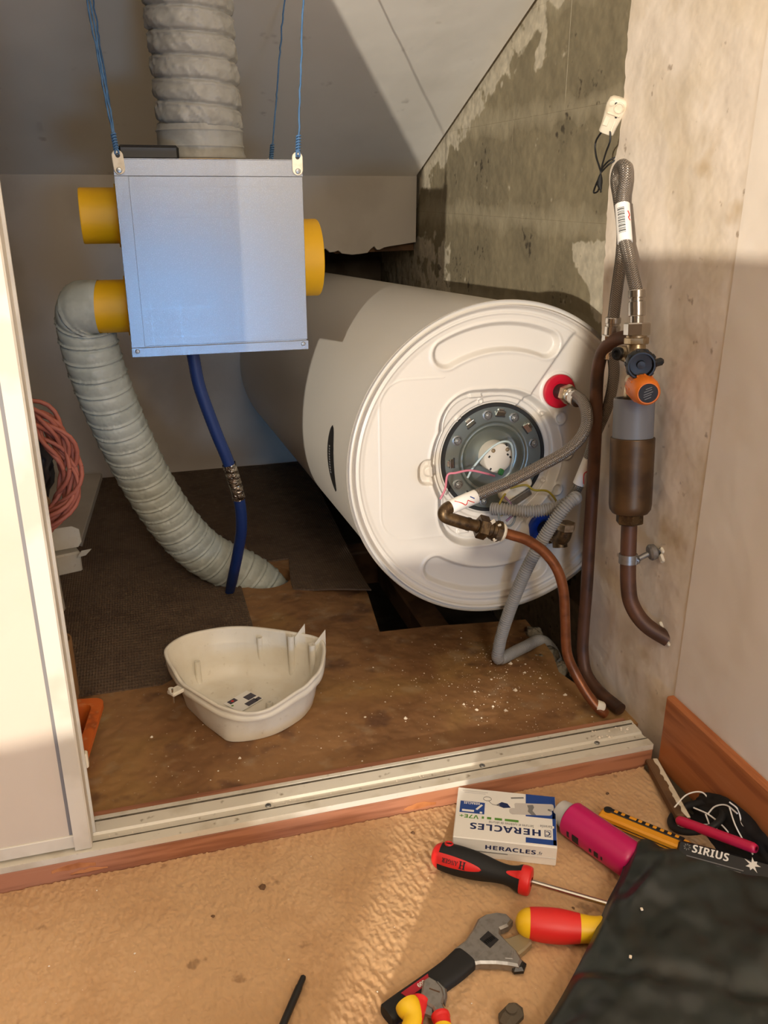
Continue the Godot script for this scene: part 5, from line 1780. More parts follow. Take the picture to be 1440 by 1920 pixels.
	obj("red_dot", b, M.red_tool, st)

# ------------------------------------------------------------------ tools and things on the carpet
func along(p: Vector3, q: Vector3) -> Basis:
	# x runs along the thing, y is up, z points to its near side
	var x := (q - p).normalized()
	var z := x.cross(Vector3.UP).normalized()
	return Basis(x, z.cross(x), z)

func profile_lathe(b: Dictionary, pts: Array, flat := 1.0, sides := 36):
	# turned about the local x axis; pts are (x, radius); flat squashes the height
	var rows := []
	for q in pts:
		var row := PackedVector3Array()
		for k in sides + 1:
			var a := TAU * (k % sides) / sides
			row.append(Vector3(q.x, cos(a) * q.y * flat, sin(a) * q.y))
		rows.append(row)
	grid(b, rows, true)

func radius_at(pts: Array, x: float) -> float:
	for k in pts.size() - 1:
		if x >= pts[k].x and x <= pts[k + 1].x: return lerpf(pts[k].y, pts[k + 1].y, (x - pts[k].x) / maxf(pts[k + 1].x - pts[k].x, 1e-6))
	return pts[-1].y

func carpet_things():
	carton()
	red_black_screwdriver()
	# red and yellow insulated screwdriver, its shank under the bag
	var p := Vector3(0.364, 0.0195, -0.704)
	var q := Vector3(0.470, 0.0180, -0.660)
	var o := thing("screwdriver", "red screwdriver handle with yellow ends sticking out from under the dark bag", "screwdriver", p, along(p, q))
	var hp := spline2(V2([0.0, 0.001, 0.003, 0.010, 0.012, 0.0165, 0.030, 0.0190, 0.052, 0.0192, 0.074, 0.0165, 0.090, 0.0150, 0.105, 0.0160, 0.110, 0.010]), 6, false)
	for part in [["yellow_end", 0.0, 0.017, M.yellow_tool], ["red_grip", 0.0165, 0.075, M.red_tool], ["yellow_collar", 0.0745, 0.11, M.yellow_tool]]:
		var b := B()
		var pts := []
		for k in 25:
			var x: float = lerpf(part[1], part[2], k / 24.0)
			var r := radius_at(Array(hp), x)
			pts.append(Vector2(x, r + (0.0004 if part[0] == "red_grip" else 0.0)))
		profile_lathe(b, pts)
		obj(part[0], b, part[3], o)
	# magenta glue cartridge
	p = Vector3(0.501, 0.0245, -0.861)
	q = Vector3(0.553, 0.0245, -0.732)
	o = thing("glue_bottle", "magenta plastic bottle with a clear cap lying half under the dark bag", "bottle", p, along(p, q))
	var b2 := B()
	profile_lathe(b2, V2([0.0, 0.0, 0.0, 0.0150, 0.002, 0.0165, 0.014, 0.0185, 0.020, 0.0215, 0.022, 0.0228]))
	obj("clear_cap", b2, M.clear_plastic, o, "clear plastic cap")
	b2 = B()
	profile_lathe(b2, V2([0.0205, 0.0232, 0.0215, 0.0243, 0.023, 0.0245, 0.118, 0.0245, 0.126, 0.0225, 0.130, 0.014, 0.130, 0.0]))
	obj("body", b2, M.magenta, o)
	b2 = B()
	for k in 2:
		var rows := []
		for s in 2:
			var row := PackedVector3Array()
			for t in 12:
				var a := 0.55 + s * 0.07
				row.append(Vector3(0.030 + t * 0.0085, cos(-a) * 0.0250, sin(-a) * 0.0250))
			rows.append(row)
		grid(b2, rows, false, Vector3.UP)
	obj("label_edge", b2, M.print_white, o)
	b2 = B()
	for w in [[0.034, 0.004, 1.72, 0.010], [0.043, 0.011, 1.74, 0.013], [0.072, 0.004, 1.70, 0.006], [0.080, 0.007, 1.72, 0.009], [0.091, 0.003, 1.70, 0.006]]:
		var rows := []
		for s in 5:
			var row := PackedVector3Array()
			var a: float = w[2] + (s - 2) * w[3] / 0.0245 / 4.0
			for t in 2: row.append(Vector3(w[0] + t * w[1], cos(a) * 0.0248, sin(a) * 0.0248))
			rows.append(row)
		grid(b2, rows, false, Vector3(0, 0, 1))
	obj("small_print", b2, M.print_black, o)
	# yellow utility knife with a ribbed black slide
	p = Vector3(0.562, 0.013, -0.850)
	q = Vector3(0.634, 0.018, -0.752)
	o = thing("utility_knife", "yellow utility knife handle with a black slotted slide, leaning on the magenta bottle", "knife", p, along(p, q))
	b2 = B()
	prism(b2, rounded(0.124, 0.021, 0.004), 0.014, Transform3D(Basis(Vector3(1, 0, 0), Vector3(0, 0, -1), Vector3(0, 1, 0)), Vector3(0.060, -0.007, 0.0)), 0.0025, true)
	obj("handle", b2, M.ribbed_yellow, o)
	b2 = B()
	box(b2, Vector3(0.058, 0.0076, -0.0055), Vector3(0.110, 0.0020, 0.0085), Basis(), 0.0008)
	lathe(b2, V2([0.0062, 0, 0.0062, 0.0024, 0.005, 0.0032, 0, 0.0032]), Vector3(0.007, 0.0062, -0.0045), Vector3.UP, 20)
	obj("slide_track", b2, M.black_plastic, o)
	for k in 9:
		b2 = B()
		box(b2, Vector3(0.018 + k * 0.0102 + (0.004 if k > 1 else 0.0), 0.0089, -0.0055), Vector3(0.0100 if k == 2 else 0.0052, 0.0012, 0.0048), Basis(), 0.0005)
		obj("slot", b2, M.ribbed_yellow, o)
	b2 = B()
	box(b2, Vector3(0.06, -0.001, 0.0107), Vector3(0.118, 0.0012, 0.0008), Basis(), 0.0)
	obj("seam", b2, M.bronze, o)
	# black packet sleeve that the knife comes out of
	p = Vector3(0.622, 0.018, -0.752)
	q = Vector3(0.690, 0.034, -0.672)
	o = thing("packet_sleeve", "black cardboard sleeve printed SIRIUS in cream letters at the end of the yellow knife", "packaging", p, Basis(along(p, q).x, along(p, q).y.rotated(along(p, q).x, 0.55), along(p, q).z.rotated(along(p, q).x, 0.55)))
	b2 = B()
	box(b2, Vector3(0.055, 0, 0.002), Vector3(0.118, 0.016, 0.030), Basis(), 0.003)
	obj("card", b2, M.black_plastic, o)
	var FACE := Basis(Vector3(1, 0, 0), Vector3(0, 0, -1), Vector3(0, 1, 0))
	text("SIRIUS", 0.0100, 0.045, M.print_white, o, Transform3D(FACE, Vector3(0.038, 0.0083, -0.0052)))
	b2 = B()
	for k in 8:
		var a := TAU * k / 8.0
		box(b2, Vector3(0.0085 + cos(a) * 0.0034, 0.0082, -0.0052 + sin(a) * 0.0034), Vector3(0.0022, 0.0005, 0.0011), Basis(Vector3.UP, -a), 0.0)
	obj("sun_logo", b2, M.print_grey, o)
	b2 = B()
	for k in 3: box(b2, Vector3(0.045 + 0.003 * k, 0.0082, 0.006 + k * 0.0035), Vector3(0.070 - 0.012 * (k % 2), 0.0004, 0.0012), Basis(), 0.0)
	obj("small_print", b2, M.print_grey, o)
	b2 = B()
	var sp := PackedVector2Array()
	for k in 14: sp.append(Vector2.from_angle(TAU * k / 14.0) * (0.0095 if k % 2 == 0 else 0.0040) * (1.0 + 0.25 * sin(k * 2.3)))
	prism(b2, sp, 0.0008, Transform3D(FACE, Vector3(0.089, 0.0078, -0.0045)), 0.0)
	obj("star_burst", b2, M.print_white, o)
	# black hoop with tangled white thread
	o = thing("plastic_hoop", "black plastic hoop with white threads tangled round it beside the baseboard", "hoop", Vector3(0.672, 0.0, -0.795))
	b2 = B()
	var hoop := PackedVector3Array()
	for k in 57:
		var a := TAU * k / 56.0
		hoop.append(Vector3(0.003 + cos(a) * 0.030, 0.026 + 0.019 * cos(a - 0.8), sin(a) * 0.034))
	tube(b2, hoop, func(l, _t, a): return 0.0050 + 0.0006 * sin(a * 2.0), 14, false)
	obj("hoop", b2, M.black_rubber, o)
	var th := [[-0.024, 0.014, -0.004, -0.010, 0.020, 0.006, 0.008, 0.030, 0.022, 0.012, 0.030, 0.036], [-0.018, 0.030, -0.022, 0.006, 0.040, -0.030, 0.026, 0.044, -0.024, 0.031, 0.036, -0.006], [0.004, 0.034, -0.010, 0.012, 0.038, 0.012, 0.018, 0.036, 0.036, 0.024, 0.026, 0.052], [0.010, 0.036, 0.008, 0.006, 0.032, 0.022, 0.000, 0.026, 0.034], [0.012, 0.038, 0.010, 0.020, 0.050, 0.012, 0.027, 0.060, 0.024, 0.027, 0.064, 0.046], [0.027, 0.062, 0.030, 0.022, 0.052, 0.050, 0.024, 0.040, 0.066, 0.022, 0.036, 0.090], [0.026, 0.070, 0.030, 0.029, 0.068, 0.044, 0.027, 0.056, 0.058, 0.029, 0.060, 0.070], [0.000, 0.032, 0.082, 0.006, 0.030, 0.094, 0.018, 0.034, 0.104, 0.026, 0.038, 0.112]]
	for t in th:
		b2 = B()
		tube(b2, spline(V3(t), 8), 0.0011, 6)
		obj("thread", b2, M.print_white, o)
	# bright pink pen
	p = Vector3(0.648, 0.024, -0.800)
	q = Vector3(0.690, 0.066, -0.672)
	o = thing("marker_pen", "bright pink marker pen lying under the black hoop", "pen", p, along(p, q))
	b2 = B()
	profile_lathe(b2, V2([0.0, 0.0, 0.0, 0.004, 0.003, 0.0062, 0.010, 0.0068, 0.115, 0.0068, 0.120, 0.005, 0.120, 0.0]), 1.0, 24)
	obj("barrel", b2, M.pink_marker, o)
	# black zip bag behind it
	o = thing("zip_pouch", "flat black pouch leaning on the baseboard behind the pink marker", "pouch", Vector3(0.697, 0.0, -0.745))
	b2 = B()
	var rows := []
	var pn := noise(701, 1.0, 3)
	for r in 21:
		var row := PackedVector3Array()
		for k in 41:
			var u := k / 40.0
			var v := r / 20.0
			var h := 0.074 * pow(sin(PI * clampf(u * 0.90 + 0.06, 0.0, 1.0)), 0.5)
			row.append(Vector3(-0.012 * (1.0 - v) + 0.003 * pn.get_noise_2d(u * 6.0, v * 4.0) + 0.006 * v, h * v, -0.085 + u * 0.20))
		rows.append(row)
	grid(b2, rows, false, Vector3.LEFT)
	obj("cloth", b2, M.black_rubber, o)
	# paint-stained wooden stick
	p = Vector3(0.697, 0.008, -0.934)
	q = Vector3(0.664, 0.014, -0.806)
	o = thing("paint_stick", "dark wooden stick smeared with cream paint lying against the sill corner", "stick", p, along(p, q))
	b2 = B()
	box(b2, Vector3(0.062, 0, 0), Vector3(0.134, 0.014, 0.020), Basis(), 0.002)
	obj("wood", b2, M.timber, o)
	b2 = B()
	var e := PackedVector2Array()
	var en := noise(703, 1.0, 3)
	for k in 30: e.append(Vector2(-0.004 + k * 0.0048, -0.0055))
	for k in range(29, -1, -1): e.append(Vector2(-0.004 + k * 0.0048, 0.0012 + 0.0045 * en.get_noise_1d(k * 0.35)))
	prism(b2, e, 0.0010, Transform3D(Basis(Vector3(1, 0, 0), Vector3(0, 0, 1), Vector3(0, 1, 0)), Vector3(0, 0.0068, -0.002)), 0.0002)
	obj("paint_smear", b2, M.old_white, o)
	o = thing("rubber_strip", "dark olive rubber strip between the wooden stick and the baseboard", "strip", Vector3(0.698, 0.0, -0.88))
	b2 = B()
	box(b2, Vector3(-0.002, 0.005, 0.005), Vector3(0.020, 0.008, 0.125), Basis(Vector3.UP, 0.05), 0.002)
	obj("strip", b2, mat(C(58, 50, 34), 0.7), o)
	tool_bag()
	wrench()
	pliers()
	# thin black rod
	p = Vector3(0.110, 0.0045, -0.712)
	q = Vector3(0.050, 0.0045, -0.615)
	o = thing("hex_key", "thin black metal rod lying alone on the carpet", "rod", p, along(p, q))
	b2 = B()
	profile_lathe(b2, V2([0, 0, 0, 0.0030, 0.001, 0.0034, 0.013, 0.0036, 0.0135, 0.0042, 0.13, 0.0042, 0.13, 0]), 1.0, 6)
	obj("shaft", b2, M.black_plastic, o)

func carton():
	# carton of a lock cylinder, printed upside down for the viewer
	var c := [Vector3(0.384, 0.0305, -0.938), Vector3(0.507, 0.0305, -0.882), Vector3(0.459, 0.0305, -0.791), Vector3(0.335, 0.0305, -0.850)]
	var mid: Vector3 = (c[0] + c[1] + c[2] + c[3]) / 4.0
	var x: Vector3 = ((c[1] - c[0]) + (c[2] - c[3])).normalized()
	var bs := Basis(x, Vector3.UP, x.cross(Vector3.UP))
	var L := 0.1365
	var D := 0.1020
	var h := 0.0305
	var o := thing("lock_carton", "white and blue lock carton printed HERACLES upside down on the carpet by the sill", "carton", Vector3(mid.x, 0.0, mid.z), bs)
	var b := B()
	box(b, Vector3(0, h / 2, 0), Vector3(L, h, D), Basis(), 0.0012)
	obj("carton", b, M.paper, o)
	# top print: local frame with its own x to the viewer's left and y towards the viewer
	var T := func(px: float, py: float, lift := 0.0) -> Transform3D: return Transform3D(Basis(Vector3(-1, 0, 0), Vector3(0, 0, 1), Vector3(0, 1, 0)), Vector3(px, h + 0.0001 + lift, py))
	var flat := func(called: String, cx: float, cz: float, w: float, d: float, m: Material, lift := 0.0, turn := 0.0):
		var q := B()
		box(q, Vector3(cx, h + 0.0001 + lift, cz), Vector3(w, 0.0004, d), Basis(Vector3.UP, turn), 0.0)
		obj(called, q, m, o)
	flat.call("blue_panel", 0.0475, -0.0265, 0.0405, 0.046, M.print_blue)
	flat.call("blue_panel", 0.0655, 0.010, 0.0045, 0.074, M.print_blue)
	flat.call("blue_panel", 0.0475, 0.0425, 0.040, 0.0095, M.print_blue)
	text("HERACLES", 0.0118, 0.094, M.print_navy, o, T.call(0.0005, 0.0265))
	flat.call("logo_frame", 0.0565, 0.0265, 0.0085, 0.0125, M.print_navy, 0.0001)
	flat.call("logo_frame", 0.0567, 0.0265, 0.0068, 0.0105, M.paper, 0.0002)
	text("C", 0.0080, 0.006, M.print_navy, o, T.call(0.0567, 0.0265, 0.0003))
	text("Serrures et systèmes de sécurité", 0.0042, 0.060, M.print_grey, o, T.call(0.008, 0.0155), "Droid Sans", 400)
	text("V7E+", 0.0070, 0.026, M.print_green, o, T.call(-0.0495, 0.0085))
	for q in [[-0.0305, 0.003], [-0.022, 0.0058], [-0.0095, 0.010], [0.0085, 0.0185]]: flat.call("green_dash", q[0], 0.0085, q[1], 0.0042, M.print_green)
	flat.call("inset_picture", -0.046, -0.0100, 0.034, 0.0235, M.print_blue)
	flat.call("inset_strip", -0.0515, -0.0025, 0.0165, 0.0040, M.print_white, 0.0002)
	flat.call("inset_key", -0.0365, -0.0115, 0.003, 0.013, M.print_white, 0.0002, -0.6)
	text("HERACLES", 0.0028, 0.022, M.print_white, o, T.call(-0.047, -0.0185, 0.0002))
	flat.call("page", -0.0335, -0.0008, 0.0035, 0.0035, M.print_white, 0.0002)
	# ring with a blue key tag
	var q2 := B()
	var rg := PackedVector3Array()
	for k in 33:
		var a := TAU * k / 32.0
		rg.append(Vector3(-0.026 + cos(a) * 0.0055, h + 0.0002, -0.031 + sin(a) * 0.0042))
	tube(q2, rg, 0.0004, 6, false)
	tube(q2, spline([Vector3(-0.024, h + 0.0002, -0.027), Vector3(-0.019, h + 0.0002, -0.021), Vector3(-0.013, h + 0.0002, -0.0195)], 5), 0.0004, 6)
	obj("ring_picture", q2, M.print_grey, o)
	q2 = B()
	prism(q2, PV([-0.013, -0.020, -0.006, -0.027, 0.002, -0.025, 0.0065, -0.0175, -0.003, -0.0155]), 0.0005, Transform3D(PLAN, Vector3(0, h, 0)), 0.0)
	obj("tag_picture", q2, M.print_navy, o)
	flat.call("tag_eye", -0.0105, -0.0198, 0.004, 0.003, M.print_grey, 0.0005)
	flat.call("small_print", -0.044, -0.044, 0.036, 0.0016, M.clear_plastic)
	flat.call("small_print", -0.044, -0.0405, 0.030, 0.0012, M.clear_plastic)
	flat.call("pin_picture", 0.0155, -0.0395, 0.018, 0.0026, M.print_grey, 0.0, 0.18)
	# picture of the lock cylinder
	q2 = B()
	var t0 := Transform3D(PLAN * Basis(Vector3(0, 0, 1), -0.10), Vector3(0.036, h + 0.0002, -0.019))
	prism(q2, rounded(0.058, 0.0125, 0.005), 0.0005, Transform3D(t0.basis, t0.origin + Vector3(-0.002, 0, 0.006)), 0.0, true)
	prism(q2, rounded(0.054, 0.013, 0.003), 0.0004, Transform3D(t0.basis, t0.origin + Vector3(0.003, 0, -0.005)), 0.0, true)
	obj("cylinder_picture", q2, mat(C(196, 190, 184), 0.5), o)
	q2 = B()
	prism(q2, PV([-0.006, -0.007, 0.002, -0.008, 0.003, -0.003, 0.000, 0.004, 0.004, 0.012, -0.002, 0.0125, -0.0065, 0.006, -0.005, 0.0]), 0.0008, Transform3D(t0.basis, t0.origin), 0.0)
	prism(q2, PV([0.022, -0.001, 0.027, 0.001, 0.024, 0.002, 0.026, 0.005, 0.021, 0.002]), 0.0008, Transform3D(t0.basis, t0.origin), 0.0)
	obj("cam_picture", q2, M.print_grey, o)
	flat.call("badge_strip", 0.0545, 0.0135, 0.021, 0.0042, M.print_white, 0.0004)
	text("Garantie", 0.0026, 0.016, M.print_grey, o, T.call(0.0545, 0.0135, 0.0005))
	# front edge
	var F := func(px: float, py: float) -> Transform3D: return Transform3D(Basis(), Vector3(px, py, D / 2 + 0.0001))
	text("HERACLES", 0.0064, 0.066, M.print_navy, o, F.call(0.008, 0.0190), "Droid Sans", 700)
	text(".fr", 0.0048, 0.006, M.print_navy, o, F.call(0.0465, 0.0182), "Droid Sans", 400)
	b = B()
	box(b, Vector3(0.0, 0.0125, D / 2 + 0.0003), Vector3(L - 0.002, 0.0006, 0.0008), Basis(), 0.0)
	obj("flap_edge", b, M.clear_plastic, o)
	b = B()
	box(b, Vector3(-0.02, 0.0105, D / 2 + 0.0001), Vector3(0.05, 0.0012, 0.0003), Basis(), 0.0)
	obj("small_print", b, M.print_grey, o)

func red_black_screwdriver():
	var p := Vector3(0.306, 0.0190, -0.838)
	var q := Vector3(0.410, 0.0185, -0.757)
	var o := thing("screwdriver", "black and red screwdriver with a hanging hole lying in front of the lock carton", "screwdriver", p, along(p, q))
	var raw := V2([0.0, 0.002, 0.002, 0.010, 0.007, 0.0150, 0.014, 0.0172, 0.030, 0.0184, 0.050, 0.0180, 0.070, 0.0158, 0.088, 0.0128, 0.102, 0.0122, 0.112, 0.0145, 0.116, 0.0165, 0.120, 0.0178, 0.126, 0.0180, 0.131, 0.0160, 0.132, 0.006])
	var hp := Array(spline2(raw, 5, false))
	for part in [["butt_cap", 0.0, 0.0125, M.red_tool, 0.0], ["rubber_grip", 0.012, 0.1185, M.black_rubber, 0.0003], ["collar", 0.118, 0.132, M.red_tool, 0.0]]:
		var b := B()
		var pts := []
		for k in 41:
			var x: float = lerpf(part[1], part[2], k / 40.0)
			pts.append(Vector2(x, radius_at(hp, x) + part[4]))
		profile_lathe(b, pts, 1.0, 40)
		obj(part[0], b, part[3], o)
	# red inlays that lie in the grip
	for w in [[0.006, 0.070, 1.02, 0.42, 1], [0.100, 0.120, 0.55, 0.30, -1]]:
		var b := B()
		var rows := []
		for k in 25:
			var t := k / 24.0
			var x: float = lerpf(w[0], w[1], t)
			var half: float = w[3] * (sqrt(maxf(0.0, 1.0 - pow(t, 2.5))) if w[4] > 0 else sqrt(maxf(0.0, 1.0 - pow(1.0 - t, 2.5))))
			var row := PackedVector3Array()
			for s in 9:
				var a: float = w[2] + half * (s - 4) / 4.0
				var r := radius_at(hp, x) + 0.0009 - 0.0004 * pow((s - 4) / 4.0, 2.0)
				row.append(Vector3(x, cos(a) * r, sin(a) * r))
			rows.append(row)
		grid(b, rows, false, Vector3(0, 1, 1))
		var inl := obj("red_inlay", b, M.red_tool, o)
		if w[4] > 0:
			var a := 1.02
			var n := Vector3(0, cos(a), sin(a))
			var bs := Basis(Vector3(-1, 0, 0), Vector3(0, -sin(a), cos(a)) * -1.0, n)
			bs = Basis(Vector3(-1, 0, 0), n.cross(Vector3(-1, 0, 0)), n)
			text("H", 0.0095, 0.0085, M.print_black, inl, Transform3D(bs, Vector3(0.0455, 0, 0) + n * 0.0193), "Droid Serif")
			text("ANGER", 0.0055, 0.021, M.print_black, inl, Transform3D(bs, Vector3(0.029, 0, 0) + n * 0.0192), "Droid Serif")
	var hb := B()
	lathe(hb, V2([0.0058, -0.004, 0.0058, 0.0015, 0.0052, 0.0022, 0.0046, 0.0018, 0.0040, -0.002]), Vector3(0.0205, 0.0168, -0.006), Vector3(0, 1, -0.35), 28)
	obj("hole_rim", hb, M.red_tool, o)
	hb = B()
	lathe(hb, V2([0.0044, 0.0, 0.0, 0.0001]), Vector3(0.0205, 0.0172, -0.006), Vector3(0, 1, -0.35), 24)
	obj("hanging_hole", hb, M.print_black, o)
	var b := B()
	profile_lathe(b, V2([0.130, 0.0034, 0.240, 0.0034, 0.241, 0.003, 0.241, 0.0]), 1.0, 20)
	obj("shank", b, M.chrome, o)

func tool_bag():
	# heavy dark green sheet bag: a long left edge that stands up from the carpet, a folded top
	var o := thing("tool_bag", "large dark green tarpaulin bag lying over the tools at the right", "bag", Vector3(0.55, 0, -0.55))
	var og := o.position
	var n := noise(711, 1.0, 2)
	# left edge points (x, z) from the far corner towards the viewer, then how far the sheet runs to the right
	var le := spline2(V2([0.556, -0.768, 0.540, -0.752, 0.512, -0.722, 0.480, -0.694, 0.440, -0.655, 0.395, -0.615, 0.350, -0.578, 0.312, -0.550, 0.288, -0.520, 0.28, -0.44, 0.28, -0.36]), 8, false)
	var fe := spline2(V2([0.568, -0.756, 0.584, -0.728, 0.602, -0.702, 0.638, -0.676, 0.672, -0.654, 0.696, -0.61, 0.702, -0.55, 0.703, -0.50, 0.704, -0.45, 0.704, -0.40, 0.704, -0.36]), 8, false)
	var rows := []
	for k in le.size():
		var a: Vector2 = le[k]
		var c: Vector2 = fe[k]
		var row := PackedVector3Array()
		for s in 57:
			var u := s / 48.0 - 0.06
			var uu := clampf(u, 0.0, 1.0)
			var p := a.lerp(c, uu)
			var t := float(k) / le.size()
			var dist := uu * a.distance_to(c)
			var h := 0.037 + 0.010 * smoothstep(0.0, 0.09, dist)
			h += 0.009 * n.get_noise_2d(p.x * 4.0 + p.y * 3.0, p.y * 7.0) + 0.005 * n.get_noise_2d(p.x * 13.0 - p.y * 6.0 + 7.0, p.y * 17.0 + p.x * 9.0)
			# diagonal creases
			h += 0.007 * exp(-pow((p.x * 0.34 + p.y + 0.512 + 0.02 * n.get_noise_1d(p.x * 8.0)) / 0.010, 2.0)) * smoothstep(0.02, 0.08, dist)
			h += 0.006 * exp(-pow((p.x * 0.22 + p.y + 0.560 + 0.02 * n.get_noise_1d(p.x * 7.0 + 5.0)) / 0.012, 2.0)) * smoothstep(0.0, 0.06, dist)
			h -= 0.006 * exp(-pow((p.x * -0.5 + p.y + 0.81) / 0.014, 2.0))
			h += 0.016 * exp(-p.distance_squared_to(Vector2(0.556, -0.735)) / 0.0012) + 0.010 * exp(-p.distance_squared_to(Vector2(0.450, -0.668)) / 0.0012)
			var y := lerpf(0.031, h, smoothstep(0.0, 0.014, dist)) * (0.8 if k == 0 else 1.0)
			var xz := p
			if s == 0:
				y = 0.001
				xz += Vector2(0.010, 0.004)
			elif s == 1:
				y = 0.018
				xz += Vector2(0.003, 0.001)
			elif s == 2: y = 0.030
			row.append(Vector3(xz.x, y, xz.y) - og)
		rows.append(row)
	var top := PackedVector3Array()
	for p in rows[0]: top.append(Vector3(p.x, 0.001, p.z + 0.004))
	var b := B()
	var all := [top]
	all.append_array(rows)
	grid(b, all, false, Vector3.UP)
	obj("tarpaulin", b, M.bag_green, o)
	b = B()
	box(b, Vector3(0.312, 0.010, -0.598) - og, Vector3(0.030, 0.018, 0.020), Basis(Vector3.UP, 0.5), 0.006)
	lathe(b, V2([0, 0, 0.006, 0, 0.006, 0.003, 0, 0.003]), Vector3(0.312, 0.0185, -0.598) - og, Vector3.UP, 16)
	obj("strap_end", b, mat(C(82, 72, 58), 0.8), o, "grey brown strap end")
	for q in [[0.452, 0.049, -0.600], [0.500, 0.049, -0.655]]:
		b = B()
		box(b, Vector3(q[0], q[1], q[2]) - og, Vector3(0.004, 0.002, 0.003), Basis(Vector3.UP, q[0] * 9.0), 0.0005)
		obj("plaster_fleck", b, M.debris, o)

func wrench():
	# adjustable wrench, drawn flat in plan (metres along x and z) and given thickness
	var o := thing("adjustable_wrench", "adjustable wrench with a black rubber handle and worn steel jaws on the carpet", "wrench", Vector3(0.30, 0.0, -0.69))
	var og := o.position
	var pl := func(l: Array) -> PackedVector2Array:
		var r := PackedVector2Array()
		for k in range(0, l.size(), 2): r.append(Vector2(l[k] - og.x, l[k + 1] - og.z))
		return r
	var b := B()
	prism(b, pl.call([0.283, -0.694, 0.300, -0.702, 0.314, -0.714, 0.326, -0.727, 0.338, -0.731, 0.352, -0.730, 0.362, -0.725, 0.3655, -0.713, 0.357, -0.707, 0.346, -0.705, 0.343, -0.698, 0.347, -0.685, 0.352, -0.672, 0.352, -0.658, 0.345, -0.651, 0.334, -0.657, 0.322, -0.662, 0.305, -0.667, 0.292, -0.668]), 0.013, Transform3D(PLAN, Vector3(0, 0.001, 0)), 0.0025)
	obj("head", b, M.brushed, o)
	b = B()
	prism(b, pl.call([0.336, -0.694, 0.350, -0.692, 0.366, -0.694, 0.378, -0.687, 0.374, -0.678, 0.362, -0.671, 0.350, -0.666, 0.338, -0.672]), 0.011, Transform3D(PLAN, Vector3(0, 0.0015, 0)), 0.002)
	obj("moving_jaw", b, mat(C(150, 136, 108), 0.45, 0.5), o)
	b = B()
	prism(b, pl.call([0.345, -0.664, 0.352, -0.667, 0.357, -0.656, 0.350, -0.648, 0.339, -0.650, 0.338, -0.657]), 0.010, Transform3D(PLAN, Vector3(0, 0.0005, 0)), 0.003)
	obj("jaw_slide", b, M.dark_metal, o)
	b = B()
	prism(b, pl.call([0.316, -0.697, 0.330, -0.705, 0.337, -0.690, 0.323, -0.682]), 0.0012, Transform3D(PLAN, Vector3(0, 0.0134, 0)), 0.0)
	obj("worm_window", b, M.print_black, o)
	b = B()
	var ax := Vector3(0.013, 0, -0.007).normalized()
	for k in 6:
		lathe(b, V2([0.0030, -0.0006, 0.0052, 0, 0.0030, 0.0006]), Vector3(0.3205, 0.0110, -0.6905) - og + Vector3(0.0022, 0, -0.0008) * k + Vector3(0.0005, 0, 0.0), ax + Vector3(0, 0.05, 0), 18)
	obj("worm_screw", b, M.dark_metal, o)
	b = B()
	# raised rib along the head
	prism(b, pl.call([0.300, -0.678, 0.312, -0.684, 0.314, -0.680, 0.303, -0.673]), 0.0006, Transform3D(PLAN, Vector3(0, 0.0138, 0)), 0.0002)
	prism(b, pl.call([0.334, -0.664, 0.342, -0.661, 0.347, -0.671, 0.345, -0.672, 0.341, -0.664, 0.333, -0.667]), 0.001, Transform3D(PLAN, Vector3(0, 0.0136, 0)), 0.0003)
	obj("rib", b, M.brushed, o)
	b = B()
	var hp := spline([Vector3(0.294, 0.0085, -0.6815), Vector3(0.268, 0.0085, -0.668), Vector3(0.235, 0.0085, -0.655), Vector3(0.203, 0.0085, -0.643), Vector3(0.185, 0.0085, -0.636)], 10)
	var rows := []
	for k in hp.size():
		var t := (hp[min(k + 1, hp.size() - 1)] - hp[max(k - 1, 0)]).normalized()
		var s := t.cross(Vector3.UP).normalized()
		var row := PackedVector3Array()
		var w := lerpf(0.0158, 0.0120, float(k) / hp.size())
		if k == 0 or k == hp.size() - 1: w *= 0.85
		for q in 29:
			var a := TAU * (q % 28) / 28.0
			row.append(hp[k] - og + s * signf(cos(a)) * pow(absf(cos(a)), 0.6) * w + Vector3.UP * signf(sin(a)) * pow(absf(sin(a)), 0.6) * 0.0078)
		rows.append(row)
	grid(b, rows, true)
	poly(b, Array(rows[0].slice(0, 28)), hp[0] - hp[1])
	poly(b, Array(rows[-1].slice(0, 28)), hp[-1] - hp[-2])
	var grip := obj("rubber_handle", b, M.black_rubber, o)
	b = B()
	prism(b, pl.call([0.206, -0.652, 0.242, -0.667, 0.240, -0.656, 0.212, -0.644]), 0.0008, Transform3D(PLAN, Vector3(0, 0.0160, 0)), 0.0)
	obj("red_panel", b, mat(C(170, 20, 40), 0.5), grip, "red inlay with a white number")
	text("609", 0.0050, 0.010, M.print_white, grip, Transform3D(Basis(Vector3(0.92, 0, -0.38), Vector3(-0.38, 0, -0.92), Vector3(0, 1, 0)), Vector3(0.231, 0.0170, -0.6565) - og))

